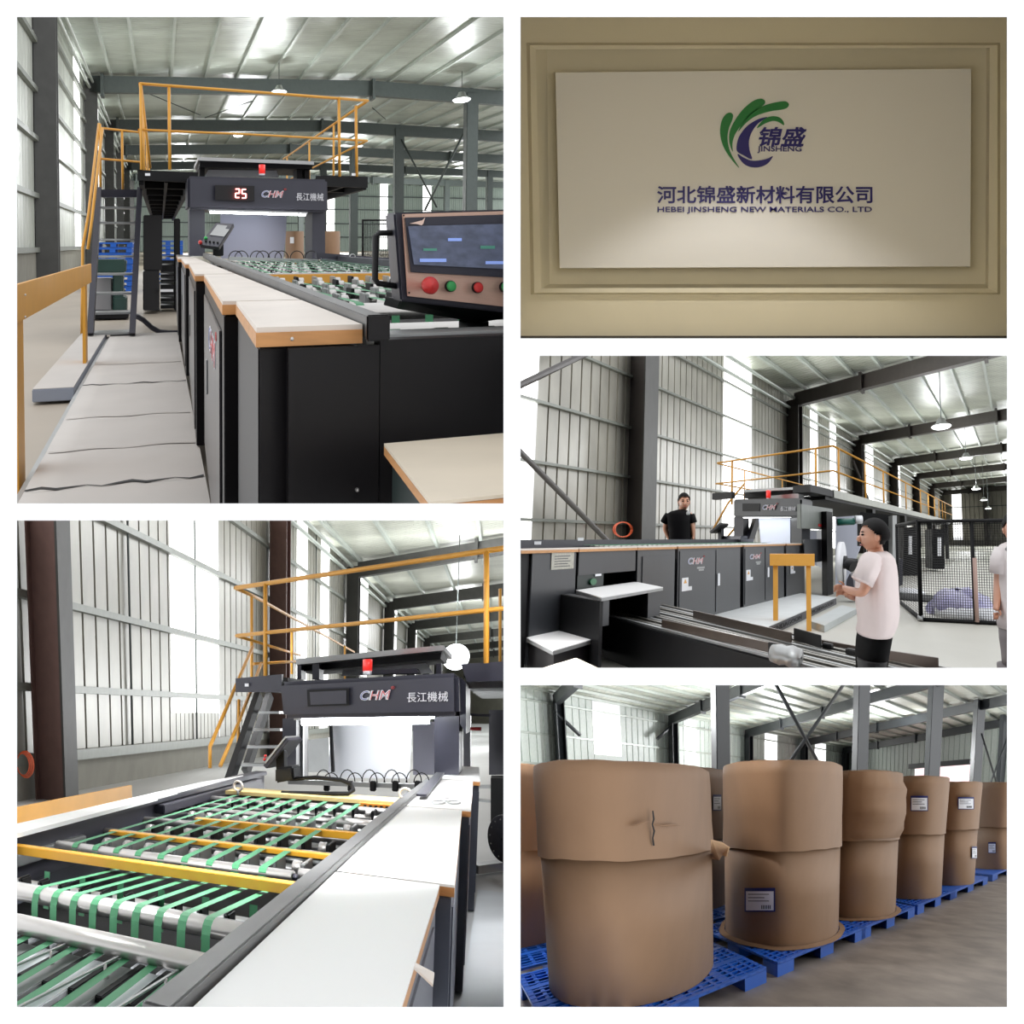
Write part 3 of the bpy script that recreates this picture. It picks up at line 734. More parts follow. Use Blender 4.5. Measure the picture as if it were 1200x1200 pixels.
mb = MB(); mb.box(-1.355, 5.81, .17, -.935, 9.28, .178); t.add('cover', mb, m_deck); t.done()
# yellow barrier
t = Thing(h, 'safety_barrier', 'yellow guard barrier with a wide top board at the left of the walkway', 'barrier')
a0, a1 = h.at(20, 338, x=-.93), h.at(107, 309, x=-.93)
xx = -.93; y0, y1 = 2.2, h.at(107, 309, x=xx)[1]
zt = h.at(107, 309, x=xx)[2]; zb = h.at(107, 331, x=xx)[2]
zt0 = h.at(20, 338, x=xx)[2]
mb = MB(); mb.hexa([(xx-.03, 1.8, zb), (xx, 1.8, zb), (xx, y1, zb), (xx-.03, y1, zb), (xx-.03, 1.8, zt), (xx, 1.8, zt), (xx, y1, zt), (xx-.03, y1, zt)], .003); t.add('top_board', mb, m_yel)
for u in (24.5, 101.5):
    p = h.at(u, 350, x=xx-.03)
    mb = MB(); mb.box(xx-.07, p.y-.12, 0, xx-.03, p.y+.05, zt-.05); t.add('post', mb, m_yel)
for v in (345.5, 371.5):
    p = h.at(29, v, x=xx); mb = MB(); mb.ball((xx+.003, p.y, p.z), .008, 8, 6); t.add('bolt', mb, m_steel)
t.done()
# dark green machine behind the stair
dg = M('bottle green enamel', srgb(30, 66, 58), .4, var=.1)
t = Thing(h, 'green_hoist_machine', 'bottle green machine body standing behind the black stair', 'machine')
yb = 12.5
for (u0, v0, u1, v1, dy) in ((110, 304, 147, 320, 0), (132, 308, 144, 372, .1), (114, 372, 150, 391, -.3), (132, 348, 148, 366, -.1)):
    mb = MB(); mb.prism([h.at(u0, v0, y=yb+dy), h.at(u1, v0, y=yb+dy), h.at(u1, v1, y=yb+dy), h.at(u0, v1, y=yb+dy)][::-1], (0, .5, 0), .03); t.add('housing', mb, dg)
mb = MB(); mb.prism([h.at(106, 326, y=yb+.3), h.at(131, 326, y=yb+.3), h.at(131, 365, y=yb+.3), h.at(106, 365, y=yb+.3)][::-1], (0, .4, 0), .02); t.add('side_cover', mb, M('pale enamel', srgb(196, 192, 196), .5, var=0))
mb = MB(); mb.prism([h.at(104, 366, y=yb-.5), h.at(150, 366, y=yb-.5), h.at(150, 374, y=yb-.5), h.at(104, 374, y=yb-.5)][::-1], (0, .5, 0), .02); t.add('table', mb, m_blackin)
t.done()
t = Thing(h, 'tall_black_cabinet', 'tall black cabinet with open racks beside it under the platform', 'cabinet')
yk = 13
def fbox(u0, v0, u1, v1, y, dy, bev=.02):
    mb = MB(); mb.prism([h.at(u0, v0, y=y), h.at(u1, v0, y=y), h.at(u1, v1, y=y), h.at(u0, v1, y=y)][::-1], (0, dy, 0), bev); return mb
t.add('upper_body', fbox(168, 252, 190, 317, yk, .8), m_black); t.add('lower_body', fbox(167.5, 317.5, 187, 364, yk-.1, .9), m_black)
t.add('rack_side', fbox(204, 256, 211, 364, yk+.2, .3), m_blackin)
for v in (300, 309, 320, 326, 332, 348, 356): t.add('rack_shelf', fbox(188, v, 209, v+1.5, yk+.3, .5, 0), m_grey)
t.add('rack_back', fbox(188, 305, 209, 363, yk+.9, .1), m_blackin)
t.add('sticker', fbox(188, 339, 203, 342, yk-.15, .02, 0), m_paper); t.done()
t = Thing(h, 'floor_hose', 'thick dark hose curving over the floor from the stair to the cabinets', 'hose')
mb = MB(); mb.tube([h.at(u, v, y=10) for u, v in ((159, 370), (168, 375), (178, 384), (187, 389), (198, 390), (212, 390))], .05, 10); t.add('hose', mb, m_anthra); t.done()

# pallet stacks
def pallet(h, c, L, Wd, Hh, label, group, dirx=V(1, 0, 0), diry=V(0, 1, 0), fine=False, cat='pallet'):
    t = Thing(h, 'blue_plastic_pallet', label, cat, group)
    dx, dy = dirx * L/2, diry * Wd/2; c = Vector(c)
    def bx(a0, a1, b0, b1, z0, z1):
        m = MB(); P = lambda a, b, z: c + dx*a + dy*b + V(0, 0, z)
        m.hexa([P(a0,b0,z0), P(a1,b0,z0), P(a1,b1,z0), P(a0,b1,z0), P(a0,b0,z1), P(a1,b0,z1), P(a1,b1,z1), P(a0,b1,z1)]); return m
    if not fine:
        t.add('deck', bx(-1, 1, -1, 1, Hh*.72, Hh), m_blue)
    else:
        m = MB(); P = lambda a, b, z: c + dx*a + dy*b + V(0, 0, z)
        def bar(a0, a1, b0, b1, z0=Hh*.82, z1=Hh):
            m.hexa([P(a0,b0,z0), P(a1,b0,z0), P(a1,b1,z0), P(a0,b1,z0), P(a0,b0,z1), P(a1,b0,z1), P(a1,b1,z1), P(a0,b1,z1)])
        n1, n2 = 20, 16
        for i in range(n1+1):
            a = -1 + 2*i/n1; w = .014 if i % 5 else .05; bar(max(-1, a-w), min(1, a+w), -1, 1)
        for j in range(n2+1):
            b = -1 + 2*j/n2; w = .016 if j % 4 else .05; bar(-1, 1, max(-1, b-w), min(1, b+w), Hh*.84, Hh-.004)
        t.add('deck', m, m_blue)
    for a in (-.85, 0, .85):
        for b in (-.85, 0, .85):
            t.add('foot', bx(a-.15, a+.15, b-.15, b+.15, 0, Hh*.8), m_blue)
    if not fine: t.add('skid', bx(-1, 1, -1, -.7, 0, Hh*.12), m_blue)
    t.done()
zz = 0
for k in range(9):
    c = h.at(131, 299, y=19); c.z = zz; pallet(h, (h.at(131 + (k % 3), 299, y=19).x, 19.5, zz), 1.35, 1.1, .19, ['blue plastic pallet, bottom of the stack seen through the stair'][0] if k == 0 else 'blue plastic pallet in the stack seen through the stair, number %s from the floor' % ['one', 'two', 'three', 'four', 'five', 'six', 'seven', 'eight', 'nine'][k], 'blue pallets stacked behind the stair'); zz += .2
zz = 0
for k in range(9):
    pallet(h, (h.at(197, 299, y=23).x, 23.5, zz), 1.3, 1.1, .2, 'blue plastic pallet in the stack behind the tall black cabinet, number %s from the floor' % ['one', 'two', 'three', 'four', 'five', 'six', 'seven', 'eight', 'nine'][k], 'blue pallets behind the tall cabinet'); zz += .21
# kraft rolls at the back and mesh fence
def kroll(h, c, r, z0, z1, lab, grp=None, lbl=None):
    t = Thing(h, 'kraft_wrapped_roll', lab, 'paper roll', grp)
    mb = MB(); mb.lathe([(.001, z0), (r, z0), (r, z1), (r*.98, z1+.01), (.001, z1+.01)], (c[0], c[1], 0), n=32); t.add('wrapper', mb, m_kraft)
    if lbl:
        mb = MB(); mb.prism([(c[0]-r*.7, c[1]-r*.74, lbl), (c[0]-r*.35, c[1]-r*.98, lbl), (c[0]-r*.35, c[1]-r*.98, lbl+.18), (c[0]-r*.7, c[1]-r*.74, lbl+.18)], (0, -.02, 0)); t.add('paper_label', mb, m_paper)
    t.done()
p = h.at(350.5, 300, y=14); kroll(h, (p.x, 14.5), .27, .2, h.at(350, 271, y=14)[2], 'narrow kraft wrapped roll standing inside the portal opening', None, 1.75)
p = h.at(393, 300, y=17); kroll(h, (p.x, 17.5), .33, .2, h.at(393, 271, y=17)[2], 'kraft wrapped roll standing right of the portal')
t = Thing(h, 'mesh_fence', 'dark wire mesh fence panel standing behind the conveyor bed', 'fence')
y = 12
F1 = lambda u, v: h.at(u, v, y=y)
for (a, b) in (((425, 257), (425, 305)), ((425, 258), (466, 258)), ((465, 258), (465, 305))):
    mb = MB(); mb.tube([F1(*a), F1(*b)], .025, 6); t.add('frame_bar', mb, m_blackin)
mb = MB()
for k in range(1, 22): mb.tube([F1(425 + k*1.9, 258), F1(425 + k*1.9, 305)], .006, 3)
for k in range(1, 24): mb.tube([F1(425, 258 + 2*k), F1(466, 258 + 2*k)], .006, 3)
t.add('wire_mesh', mb, m_blackin); t.done()

# light below the bay lamps, then unseen fill lamps added to brighten the hall
def bay_and_fill_light(h, x, y, z, watts, r=.6):
    d = bpy.data.lights.new('bay and fill light', 'POINT'); d.energy = watts; d.shadow_soft_size = r; d.color = (.96, .98, 1)
    o = bpy.data.objects.new('bay and fill light', d); o.location = h.W((x, y, z)); col.objects.link(o)
for (u, v, d) in ((327, 113, 40), (541, 122, 40), (279, 164, 62), (421, 176, 70)):
    p = h.at(u, v, y=d); bay_and_fill_light(h, p.x, p.y, p.z - 2.5, 1500)
for (x, y, z, w) in ((-1, 36, 8, 1200), (12, 62, 8, 2500), (36, 98, 8, 9000), (62, 98, 9, 9000), (5, 98, 8, 6000)): bay_and_fill_light(h, x, y, z, w)  # added fill, no fixtures here; lifts walls, roof and far end
# ================================================================== the belt bed seen close up (lower left opening)
HD = Hall(630, 305, 895, 590, 835, 2.25, (20, 610, 590, 1180))
h = HD
m_sheetD = M('galvanised wall sheet light', srgb(156, 154, 143), 0.4, 0.2, var=0.1, scale=0.7)
m_roofD = M('galvanised roof sheet light', srgb(206, 208, 196), 0.35, 0.2, var=0.12, scale=0.35)
m_brown = M('primer brown steel', srgb(112, 86, 80), 0.55, var=0.08)
m_floorD = M('pale concrete floor', srgb(206, 208, 208), 0.5, var=0.06, scale=0.5, stretch=(1, .3, 1))
def roofD(x): return 13.25 + (x + 10.1) * 0.055
mb = MB(); mb.face([(-11.3, .8, 0), (60, .8, 0), (60, 130, 0), (-11.3, 130, 0)]); S(h, 'floor', mb, m_floorD)
mb = MB(); prof = ribs(18, 125, 0.32, 0.10)
mb.sheet([[V(x, y, roofD(x) + .3 + o) for y, o in prof] for x in (-11.2, 45)], False); S(h, 'ceiling', mb, m_roofD)
gapsD = [(16.9, 20.6), (30, 31.9), (34.5, 36.4), (44.5, 47.9), (58, 62), (74, 77)]
mb = MB(); last = 8
for (g0, g1) in gapsD + [(120, 120)]:
    pr = [(min(y, g0), o) for y, o in ribs(last, g0, 0.55, 0.07)]
    mb.sheet([[V(-11.2 - o, y, z) for y, o in pr] for z in (1.0, 13.6)], False); last = g1
S(h, 'wall_left', mb, m_sheetD)
mb = MB(); mb.box(-11.6, 7, 0, -11.15, 120, 1.0); S(h, 'baseboard_left', mb, m_conc)
for n, (g0, g1) in enumerate(gapsD):
    mb = MB(); mb.box(-11.3, g0, 2.2 if n == 0 else 1.1, -11.24, g1, 13.6); S(h, 'window_%d' % (n+11), mb, m_sky)
mb = MB(); mb.sheet([[V(-11.2 - o, y, z) for y, o in ribs(16.9, 20.3, .3, .05)] for z in (1.0, 2.25)], False); S(h, 'trim_4', mb, m_sheetD)
for z, w in ((1.05, .15), (2.9, .1), (5.2, .1), (8.0, .1), (10.6, .1)):
    mb = MB(); mb.box(-11.18, 7, z - w, -11.0, 120, z + w); S(h, 'trim_3', mb, m_girt)
for y in (14.4, 18.5, 33.2, 55):
    mb = MB(); mb.tube([(-11.1, y, 1.2), (-11.1, y, 13.4)], .035, 6); S(h, 'trim_3', mb, m_raft)
mb = MB(); mb.tube([(-10.9, 14, 12.6), (-10.9, 120, 12.6)], .12, 8); S(h, 'eave_beam', mb, m_purlin); mb = MB(); mb.tube([(-10.6, 14, 13.0), (-10.6, 120, 13.0)], .12, 8); S(h, 'eave_beam', mb, m_purlin)
mb = MB(); mb.face([(-11.2, 120, 0), (60, 120, 0), (60, 120, 18), (-11.2, 120, 18)]); S(h, 'wall_back', mb, m_sheetD)
# first column shows its brown web between two grey flanges
mb = MB(); mb.box(-11.0, 10.3, 0, -10.12, 10.36, 13.2); mb.box(-11.0, 10.2, 0, -10.94, 10.5, 13.2); S(h, 'steel_column', mb, m_brown)
mb = MB(); mb.box(-10.14, 10.3, 0, -10.06, 10.76, 13.2); S(h, 'column_trim', mb, m_col)
for y in (25.6, 40.1, 54, 68, 82, 96): hcol(h, 'steel_column', -11.0, -10.1, y, y+.6, 13.0, m_brown if y < 30 else m_col)
for y in (40.1, 54, 68, 82, 96, 110):
    mb = MB(); x0, x1 = -10.2, 30; t0 = 1.05
    mb.hexa([(x0,y,roofD(x0)-t0),(x1,y,roofD(x1)-t0),(x1,y+.45,roofD(x1)-t0),(x0,y+.45,roofD(x0)-t0),(x0,y,roofD(x0)),(x1,y,roofD(x1)),(x1,y+.45,roofD(x1)),(x0,y+.45,roofD(x0))])
    mb.box(-2.2, y-.15, roofD(-2)-t0-.2, -2, y+.6, roofD(-2)+.2); S(h, 'rafter_beam', mb, m_col)
for x in [-10.1 + 2.75*k for k in range(14)]:
    mb = MB(); mb.box(x-.09, 16, roofD(x), x+.09, 120, roofD(x)+.28); S(h, 'roof_beam', mb, m_purlin)
p = h.at(534, 770, y=38); t = Thing(h, 'bay_lamp', 'big glowing round bay lamp above the right end of the header', 'lamp')
mb = MB(); mb.ball(p, 0.85, 20, 12); t.add('lamp_globe', mb, m_lamp); mb = MB(); mb.tube([p, (p.x, p.y, roofD(p.x))], .03, 5); t.add('cord', mb, m_raft); t.done()
# orange cable coil on the wall
t = Thing(h, 'orange_cable_coil', 'coil of thin orange cable hung on the wall girt left of the column', 'cable')
m_org = M('orange cable', srgb(226, 100, 60), .5, var=0)
for k in range(4):
    mb = MB(); c = h.at(31 + k, 896, y=9.7) + V(-.12, 0, 0); mb.tube([c + V(.22*math.cos(a)*(1+.1*k), 0, .27*math.sin(a)*(1+.08*k)) for a in [2*math.pi*j/18 for j in range(19)]], .012, 5, False); t.add('cable_loop', mb, m_org)
t.done()

g = lambda u, v, y: h.at(u, v, y=y)
def pf(pts, y, dy, bev=.0):
    mb = MB(); mb.prism([g(u, v, y) for u, v in pts][::-1], (0, dy, 0), bev); return mb
m_anthD = m_anthra
# portal
t = Thing(h, 'machine_portal', 'wide grey header of the belt machine with white Chinese lettering and blazing tube light', 'machine')
Y = 6.5
t.add('header', pf([(327, 799), (537, 788), (538, 839), (331, 842)], Y, 1.1, .05), m_anthD)
t.add('side_cheek', pf([(539, 793), (546, 800), (546, 860), (539, 848)], Y+.3, .9), m_anthD)
di = t.add('display_window', pf([(360, 808.5), (409, 806.5), (409, 826.5), (361, 828)], Y - .005, -.015), m_blackin)
t.add('display_glass', pf([(363, 811), (406, 809), (406, 824.5), (364, 826)], Y - .02, -.004), m_anthD, di)
hy = lambda u, v: g(u, v, Y - .004)
brand(t, h, hy(422, 821), hy(458, 820), hy(422, 809.5))
mb = MB(); lettering(mb, '長江機械', hy(477, 823), hy(525, 822), hy(477, 811.5), (0, -1, 0), .006); t.add('lettering', mb, m_whl)
t.add('post', pf([(331, 842), (347, 842), (347, 915), (331, 915)], Y + .3, .5), m_anthD)
t.add('post_flange', pf([(347, 842), (355, 842), (355, 915), (347, 915)], Y + .5, .05), m_grey)
t.add('post', pf([(509, 840), (538, 839), (538, 908), (509, 908)], Y + .3, .6), m_anthD)
mb = MB(); mb.cyl(g(354, 846, Y+.15), g(503, 844, Y+.15), .045, 12); t.add('light_tube', mb, m_tube, label='blazing white light tube')
mb = MB(); mb.beam(g(346, 842, Y+.2), g(510, 840, Y+.2), .1, .04); t.add('tube_holder', mb, m_grey)
mb = MB(); mb.sheet([[g(u, v + (912-846)*k/4, 7.1) + V(0, .03*math.sin(u*.05), 0) for u in range(388 - k, 486, 8)] for k in range(5) for v in (846,)]); t.add('paper_web', mb, m_paper)
t.add('guide_plate', pf([(484, 846), (509, 846), (509, 908), (484, 908)], 7.6, .05), M('pale violet steel', srgb(200, 198, 214), .5, var=0))
t.add('guide_bar', pf([(385.5, 846), (388, 846), (391, 905), (388, 905)], 7.0, .06), m_blackin)
t.add('inner_panel', pf([(354, 868), (385, 864), (386, 905), (354, 905)], 7.8, .05), m_grey)
t.add('upper_plate', pf([(347, 772), (520, 756), (520, 762), (347, 779)], Y + .5, 1.2), m_grey)
t.add('upper_beam', pf([(348, 779), (518, 763), (516, 772), (350, 787)], Y + .7, .8), m_blackin)
for (a, b) in ((348, 353), (366, 374), (511, 517)): t.add('upper_post', pf([(a, 778), (b, 777), (b, 796), (a, 796)], Y + .6, .2), m_anthD)
t.add('upper_web', pf([(403, 781), (498, 776), (508, 789), (400, 792)], 7.6, .05), m_paper)
t.add('upper_pulley', pf([(421, 790), (424, 786), (488, 783), (491, 789)], 7.0, .2), m_anthD)
t.done()
t = Thing(h, 'warning_beacon', 'red warning beacon on the wide header between frame and lettering', 'beacon')
p = g(430.5, 791, Y+.25); mb = MB(); mb.cyl(p, p + V(0, 0, .05), .055); t.add('base', mb, m_paper)
mb = MB(); mb.cyl(p + V(0, 0, .05), p + V(0, 0, .19), .06); t.add('lens', mb, M('beacon red', (1, 0, 0)), label='red translucent lens'); t.done()
# platform left and right
t = Thing(h, 'mezzanine_platform', 'dark platform behind the wide header with stair side fascia and open underside', 'platform')
t.add('fascia', pf([(276, 795), (330, 790), (330, 811), (276, 811)], Y + .1, .06), m_anthD)
t.add('fascia', pf([(540, 778), (610, 774), (610, 797), (547, 799)], Y + .3, .06), m_anthD)
t.add('sticker', pf([(287, 801), (291.5, 801), (291.5, 804.5), (287, 804.5)], Y + .09, -.005), m_paper)
zp = g(560, 790, Y+.3).z
for (xa, xb) in ((-3.3, -2.7), (-.45, .7)):
    mb = MB(); mb.box(xa, Y+.4, zp-.02, xb, 14, zp+.03); t.add('deck_plate', mb, m_blackin)
    for k in range(7): mb = MB(); mb.box(xa, 7.4+k*.9, zp-.14, xb, 7.46+k*.9, zp-.02); t.add('cross_beam', mb, m_grey)
    mb = MB(); mb.box((xa+xb)/2-.03, Y+.4, zp-.16, (xa+xb)/2+.03, 14, zp-.02); t.add('edge_beam', mb, m_blackin)
t.done()
t = Thing(h, 'yellow_railing', 'yellow tube railing running over the wide header', 'railing')
R1 = lambda pts, r=.026, nm='rail': rail(t, h, [g(*p) for p in pts], r, name=nm)
R1([(276, 689, 6.6), (431, 666, 6.6), (600, 641, 6.6)], .03); R1([(277, 745, 6.6), (600, 712, 6.6)], .026)
for u, v0, v1 in ((311, 684, 792), (570, 645, 777)): R1([(u, v0, 6.6), (u, v1, 6.6)], .03, 'post')
R1([(276, 689, 6.6), (300, 700, 8.2), (415, 764, 16)]); R1([(277, 745, 6.6), (352, 768, 10)], .022)
for u, v0, v1, y in ((295, 698, 800, 7.8), (404, 757, 800, 14), (342, 741, 790, 9)): R1([(u, v0, y), (u, v1, y)], .026, 'post')
R1([(297, 778, 7.5), (350, 775, 9)], .022); R1([(586, 690, 12), (586, 776, 12)], .03, 'post')
t.done()
t = Thing(h, 'steel_stair', 'black stair with grey treads and yellow diagonal handrails left of the wide header', 'stair')
for (a, b) in (((303, 815, 7.2), (268, 918, 6.2)), ((316, 815, 7.9), (288, 905, 6.9))):
    mb = MB(); mb.beam(g(*a), g(*b), .09, .14, up=(0, 1, 0)); t.add('stringer', mb, m_blackin)
for (u0, u1, v, y) in ((300, 330, 835, 7.3), (294, 331, 855, 7.1), (287, 331, 875, 6.9), (280, 314, 896, 6.7)):
    mb = MB(); a, b = g(u0, v, y), g(u1, v, y); mb.beam(a, b, .2, .035); t.add('tread', mb, m_grey)
for pts in ([(296, 758, 7.5), (246, 875, 6), (246, 900, 6)], [(306, 778, 7.6), (280, 846, 6.5), (258, 898, 5.9)], [(280, 820, 7), (279, 885, 6.8)]):
    rail(t, h, [g(*p) for p in pts], .026, name='handrail')
t.done()
# operator pad
t = Thing(h, 'operator_pad', 'tilted operator screen on a black post beside the left rail of the belts', 'control panel')
mb = MB(); mb.prism([g(*p) for p in ((308, 897, 5.2), (335, 864, 5.2), (338, 868, 5.2), (312, 901, 5.2))][::-1], V(.05, .3, 0), .006); pn = t.add('panel', mb, m_anthra)
mb = MB(); mb.prism([g(*p) for p in ((310, 893, 5.19), (334, 863, 5.19), (335, 864.5, 5.19), (311, 895, 5.19))][::-1], V(.05, .28, 0)); t.add('screen', mb, m_grey, pn)
mb = MB(); mb.beam(g(330, 876, 5.3), g(330, 902, 5.3), .09, .09); t.add('post', mb, m_blackin)
mb = MB(); mb.prism([g(*p) for p in ((322, 900, 5.2), (343, 898, 5.2), (344, 914, 5.2), (322, 918, 5.2))][::-1], (0, .25, 0), .02); t.add('foot', mb, m_blackin)
for u, v in ((311, 886), (310, 890)): mb = MB(); mb.ball(g(u, v, 5.25), .018); t.add('button', mb, m_red, pn, 'red button')
t.done()

# the bed
t = Thing(h, 'belt_bed', 'wide conveyor bed with steel rollers, green belts and yellow cross bars', 'conveyor')
mb = MB(); mb.hexa([(-.82, 1.05, 1.40), (-.70, 1.05, 1.40), (-.66, 6.2, 1.40), (-.76, 6.2, 1.40), (-.80, 1.05, 1.53), (-.715, 1.05, 1.53), (-.68, 6.2, 1.53), (-.75, 6.2, 1.53)], .006); t.add('side_rail', mb, m_rail)
mb = MB(); mb.box(-.86, 1.05, 1.1, -.80, 6.2, 1.45); t.add('side_plate', mb, m_anthra)
mb = MB(); mb.box(-2.86, 1.2, 1.15, -2.78, 6.3, 1.45, .004); t.add('side_plate', mb, m_anthra)
mb = MB(); mb.box(-2.90, 1.2, 1.45, -2.74, 6.3, 1.50, .008); t.add('side_rail', mb, m_anthra)
mb = MB(); mb.box(-2.80, 1.4, 1.28, -2.74, 3.0, 1.36, .008); t.add('side_channel', mb, m_grey)
mb = MB(); mb.box(-2.78, 3.9, 1.36, -2.68, 6.0, 1.44, .008); t.add('side_channel', mb, m_anthra)
mb = MB(); mb.box(-2.85, .9, .95, -.8, 6.3, 1.0); t.add('bed_plate', mb, m_blackin)
def roller(y, z, r, x0=-2.78, x1=-.86, m=m_steel, nm='roller'):
    mb = MB(); mb.cyl((x0, y, z), (x1, y, z), r, 24); rr = t.add(nm, mb, m)
    mb = MB(); mb.cyl((x1, y, z), (x1+.03, y, z), r*.55, 16); t.add('shaft_end', mb, m_anthra, rr)
roller(1.64, 1.33, .042); roller(1.86, 1.375, .04); roller(1.76, 1.27, .03, m=m_grey); roller(2.02, 1.33, .02, m=m_grey)
roller(2.60, 1.385, .034, -2.62, -.98); roller(2.75, 1.36, .03, -1.0, -.83)
roller(4.2, 1.36, .04, -1.25, -.83); roller(4.75, 1.37, .035)
for y in (2.1, 2.25, 2.85, 3.2, 3.4, 3.8, 4.05, 4.45): roller(y, 1.24, .03, m=m_grey, nm='lower_roller')
for y in (3.25, 3.75, 4.35, 4.6, 5.2, 5.5): roller(y, 1.33, .03, nm='lower_roller')
# idler wheels along the bed
bx = [-2.45 + .163*k for k in range(9)]
for j, y in enumerate((2.82, 3.3, 3.9, 4.6)):
    for k in range(10):
        x = -2.42 + .17*k
        mb = MB(); mb.cyl((x, y, 1.375), (x+.05, y, 1.375), .035, 14); t.add('idler_wheel', mb, m_steel)
        mb = MB(); mb.box(x+.05, y-.03, 1.30, x+.075, y+.12, 1.40, .004); t.add('idler_bracket', mb, m_blackin if j % 2 else m_grey)
for k in range(9):
    x0 = -2.45 + .163*k; x1 = -2.43 + .157*k
    mb = MB(); w = .022
    mb.sheet([[V(x0-w, y, z), V(x0+w, y, z)] for y, z in ((2.565, 1.37), (2.568, 1.40), (2.58, 1.418), (2.60, 1.423))] + [[V(x1-w, 4.8, 1.42), V(x1+w, 4.8, 1.42)]], False); t.add('green_belt', mb, m_green)
for k in range(9):
    x0 = -1.985 + .116*k; w = .020
    mb = MB()
    mb.sheet([[V(x0-w, y, z), V(x0+w, y, z)] for y, z in ((1.80, 1.20), (1.812, 1.36), (1.823, 1.395), (1.84, 1.412), (1.86, 1.418), (2.45, 1.35))], False); t.add('green_belt', mb, m_green)
    mb = MB(); x = x0 - .62 + .14*k + .3
    mb.sheet([[V(x-w, 2.2, 1.36), V(x+w, 2.2, 1.36)], [V(x-w, 2.18, 1.15), V(x+w, 2.18, 1.15)]], False); t.add('green_belt', mb, m_green)
for k in range(9):
    x0 = -1.94 + .1285*k; w = .020
    mb = MB(); mb.sheet([[V(x0-w, 1.64, 1.30), V(x0+w, 1.64, 1.30)], [V(x0-w, 1.15, 1.285), V(x0+w, 1.15, 1.285)]], False); t.add('green_belt', mb, m_green)
for k in range(0, 8, 2):
    x0 = -1.88 + .135*k
    mb = MB(); mb.beam((x0 + .02, 1.60, 1.31), (x0 - .015, 1.12, 1.33), .011, .008); t.add('hold_down_strip', mb, m_grey)
    mb = MB(); mb.tube([(x0+.02, 1.52, 1.26), (x0+.02, 1.52, 1.315)], .006, 6); mb.ball((x0+.02, 1.52, 1.262), .014, 8, 6); t.add('strip_clamp', mb, m_steel)
for k in range(11):
    x0 = -2.1 + .125*k
    mb = MB(); mb.box(x0, 1.22, 1.235, x0+.085, 1.62, 1.262, .004); t.add('guide_block', mb, m_paper if k % 2 else m_grey)
    mb = MB(); mb.box(x0+.08, 1.40, 1.235, x0+.112, 1.66, 1.265, .004); t.add('guide_block', mb, m_blackin)
    mb = MB(); mb.box(x0-.25, 1.70, 1.20, x0-.19, 1.80, 1.215, .004); t.add('guide_block', mb, m_paper)
    mb = MB(); mb.box(x0-.35+k*.02, 2.12, 1.22, x0-.32+k*.02, 2.2, 1.33, .01); t.add('black_wheel', mb, m_blackin)
mb = MB(); mb.box(-2.3, 1.18, 1.17, -.88, 1.45, 1.2, .004); t.add('cross_plate', mb, M('mauve steel', srgb(170, 150, 152), .4, .4, var=.05))
mb = MB(); mb.box(-2.3, 1.36, 1.225, -.88, 1.42, 1.238, .004); t.add('cross_plate', mb, m_grey)
yb = M('bright yellow bar', srgb(238, 176, 52), .45, var=.03)
for (y, x0, x1, hh, zt) in ((2.36, -2.74, -.8, .055, 1.435), (2.97, -2.5, -.8, .03, 1.425), (3.6, -2.18, -.8, .05, 1.425)):
    mb = MB(); mb.box(x0, y-.02, zt-hh, x1, y+.03, zt, .003); t.add('cross_bar', mb, yb, label='yellow cross bar')
mb = MB(); mb.box(-2.65, 4.98, 1.39, -.8, 5.25, 1.43, .003); cb = t.add('perforated_bar', mb, M('pale perforated yellow', srgb(240, 216, 150), .5, var=0), label='pale yellow perforated plate')
mb = MB(); mb.box(-1.2, 4.9, 1.34, -.84, 4.96, 1.41); hb = t.add('slotted_plate', mb, M('orange plate', srgb(220, 140, 50), .5, var=0), label='orange slotted plate')
for i in range(6):
    for j in range(2):
        mb = MB(); mb.box(-1.15 + i*.05, 4.89, 1.355 + j*.027, -1.125 + i*.05, 4.9, 1.370 + j*.027); t.add('slot', mb, m_blackin, hb)
# sensor bar with hoses
mb = MB(); mb.beam(g(338, 916, 5.6), g(500, 922, 5.75), .05, .05); t.add('sensor_bar', mb, m_grey)
for u in (370, 398, 424, 450, 476):
    for s_ in (0, 9):
        mb = MB(); pts = [g(u + s_ + 9 - 9*math.cos(math.pi*k/8), 917 - (15 - s_*.4)*math.sin(math.pi*k/8), 5.7) for k in range(9)]; mb.tube(pts, .006, 6); t.add('air_hose', mb, m_blackin)
    mb = MB(); q = g(u + 14, 918, 5.7); mb.box(q.x-.03, q.y-.06, q.z-.08, q.x+.03, q.y, q.z+.03, .008); t.add('sensor_head', mb, m_blackin)
mb = MB(); mb.tube([g(*p) for p in ((340, 913, 5.3), (370, 911, 5.3), (400, 914, 5.3), (412, 919, 5.3), (414, 926, 5.2), (408, 930, 5.1), (380, 930, 5.1), (330, 929, 5.1))], .022, 8); t.add('cable_chain', mb, m_blackin)
t.done()
for (u, v, y, lab) in ((279, 921, 4.95, 'steel eye ring at the left end of the far perforated bar'), (475, 930, 5.15, 'steel eye ring by the right rail at the far perforated bar')):
    t = Thing(h, 'lifting_ring', lab, 'ring', 'eye rings on the belt bed'); c = g(u, v, y)
    mb = MB(); mb.tube([c + V(.05*math.cos(a), 0, .05*math.sin(a)) for a in [2*math.pi*k/18 for k in range(19)]], .013, 8, False); t.add('ring', mb, m_top)
    mb = MB(); mb.cyl(c - V(0, 0, .1), c - V(0, 0, .05), .014); t.add('stem', mb, m_grey); t.done()
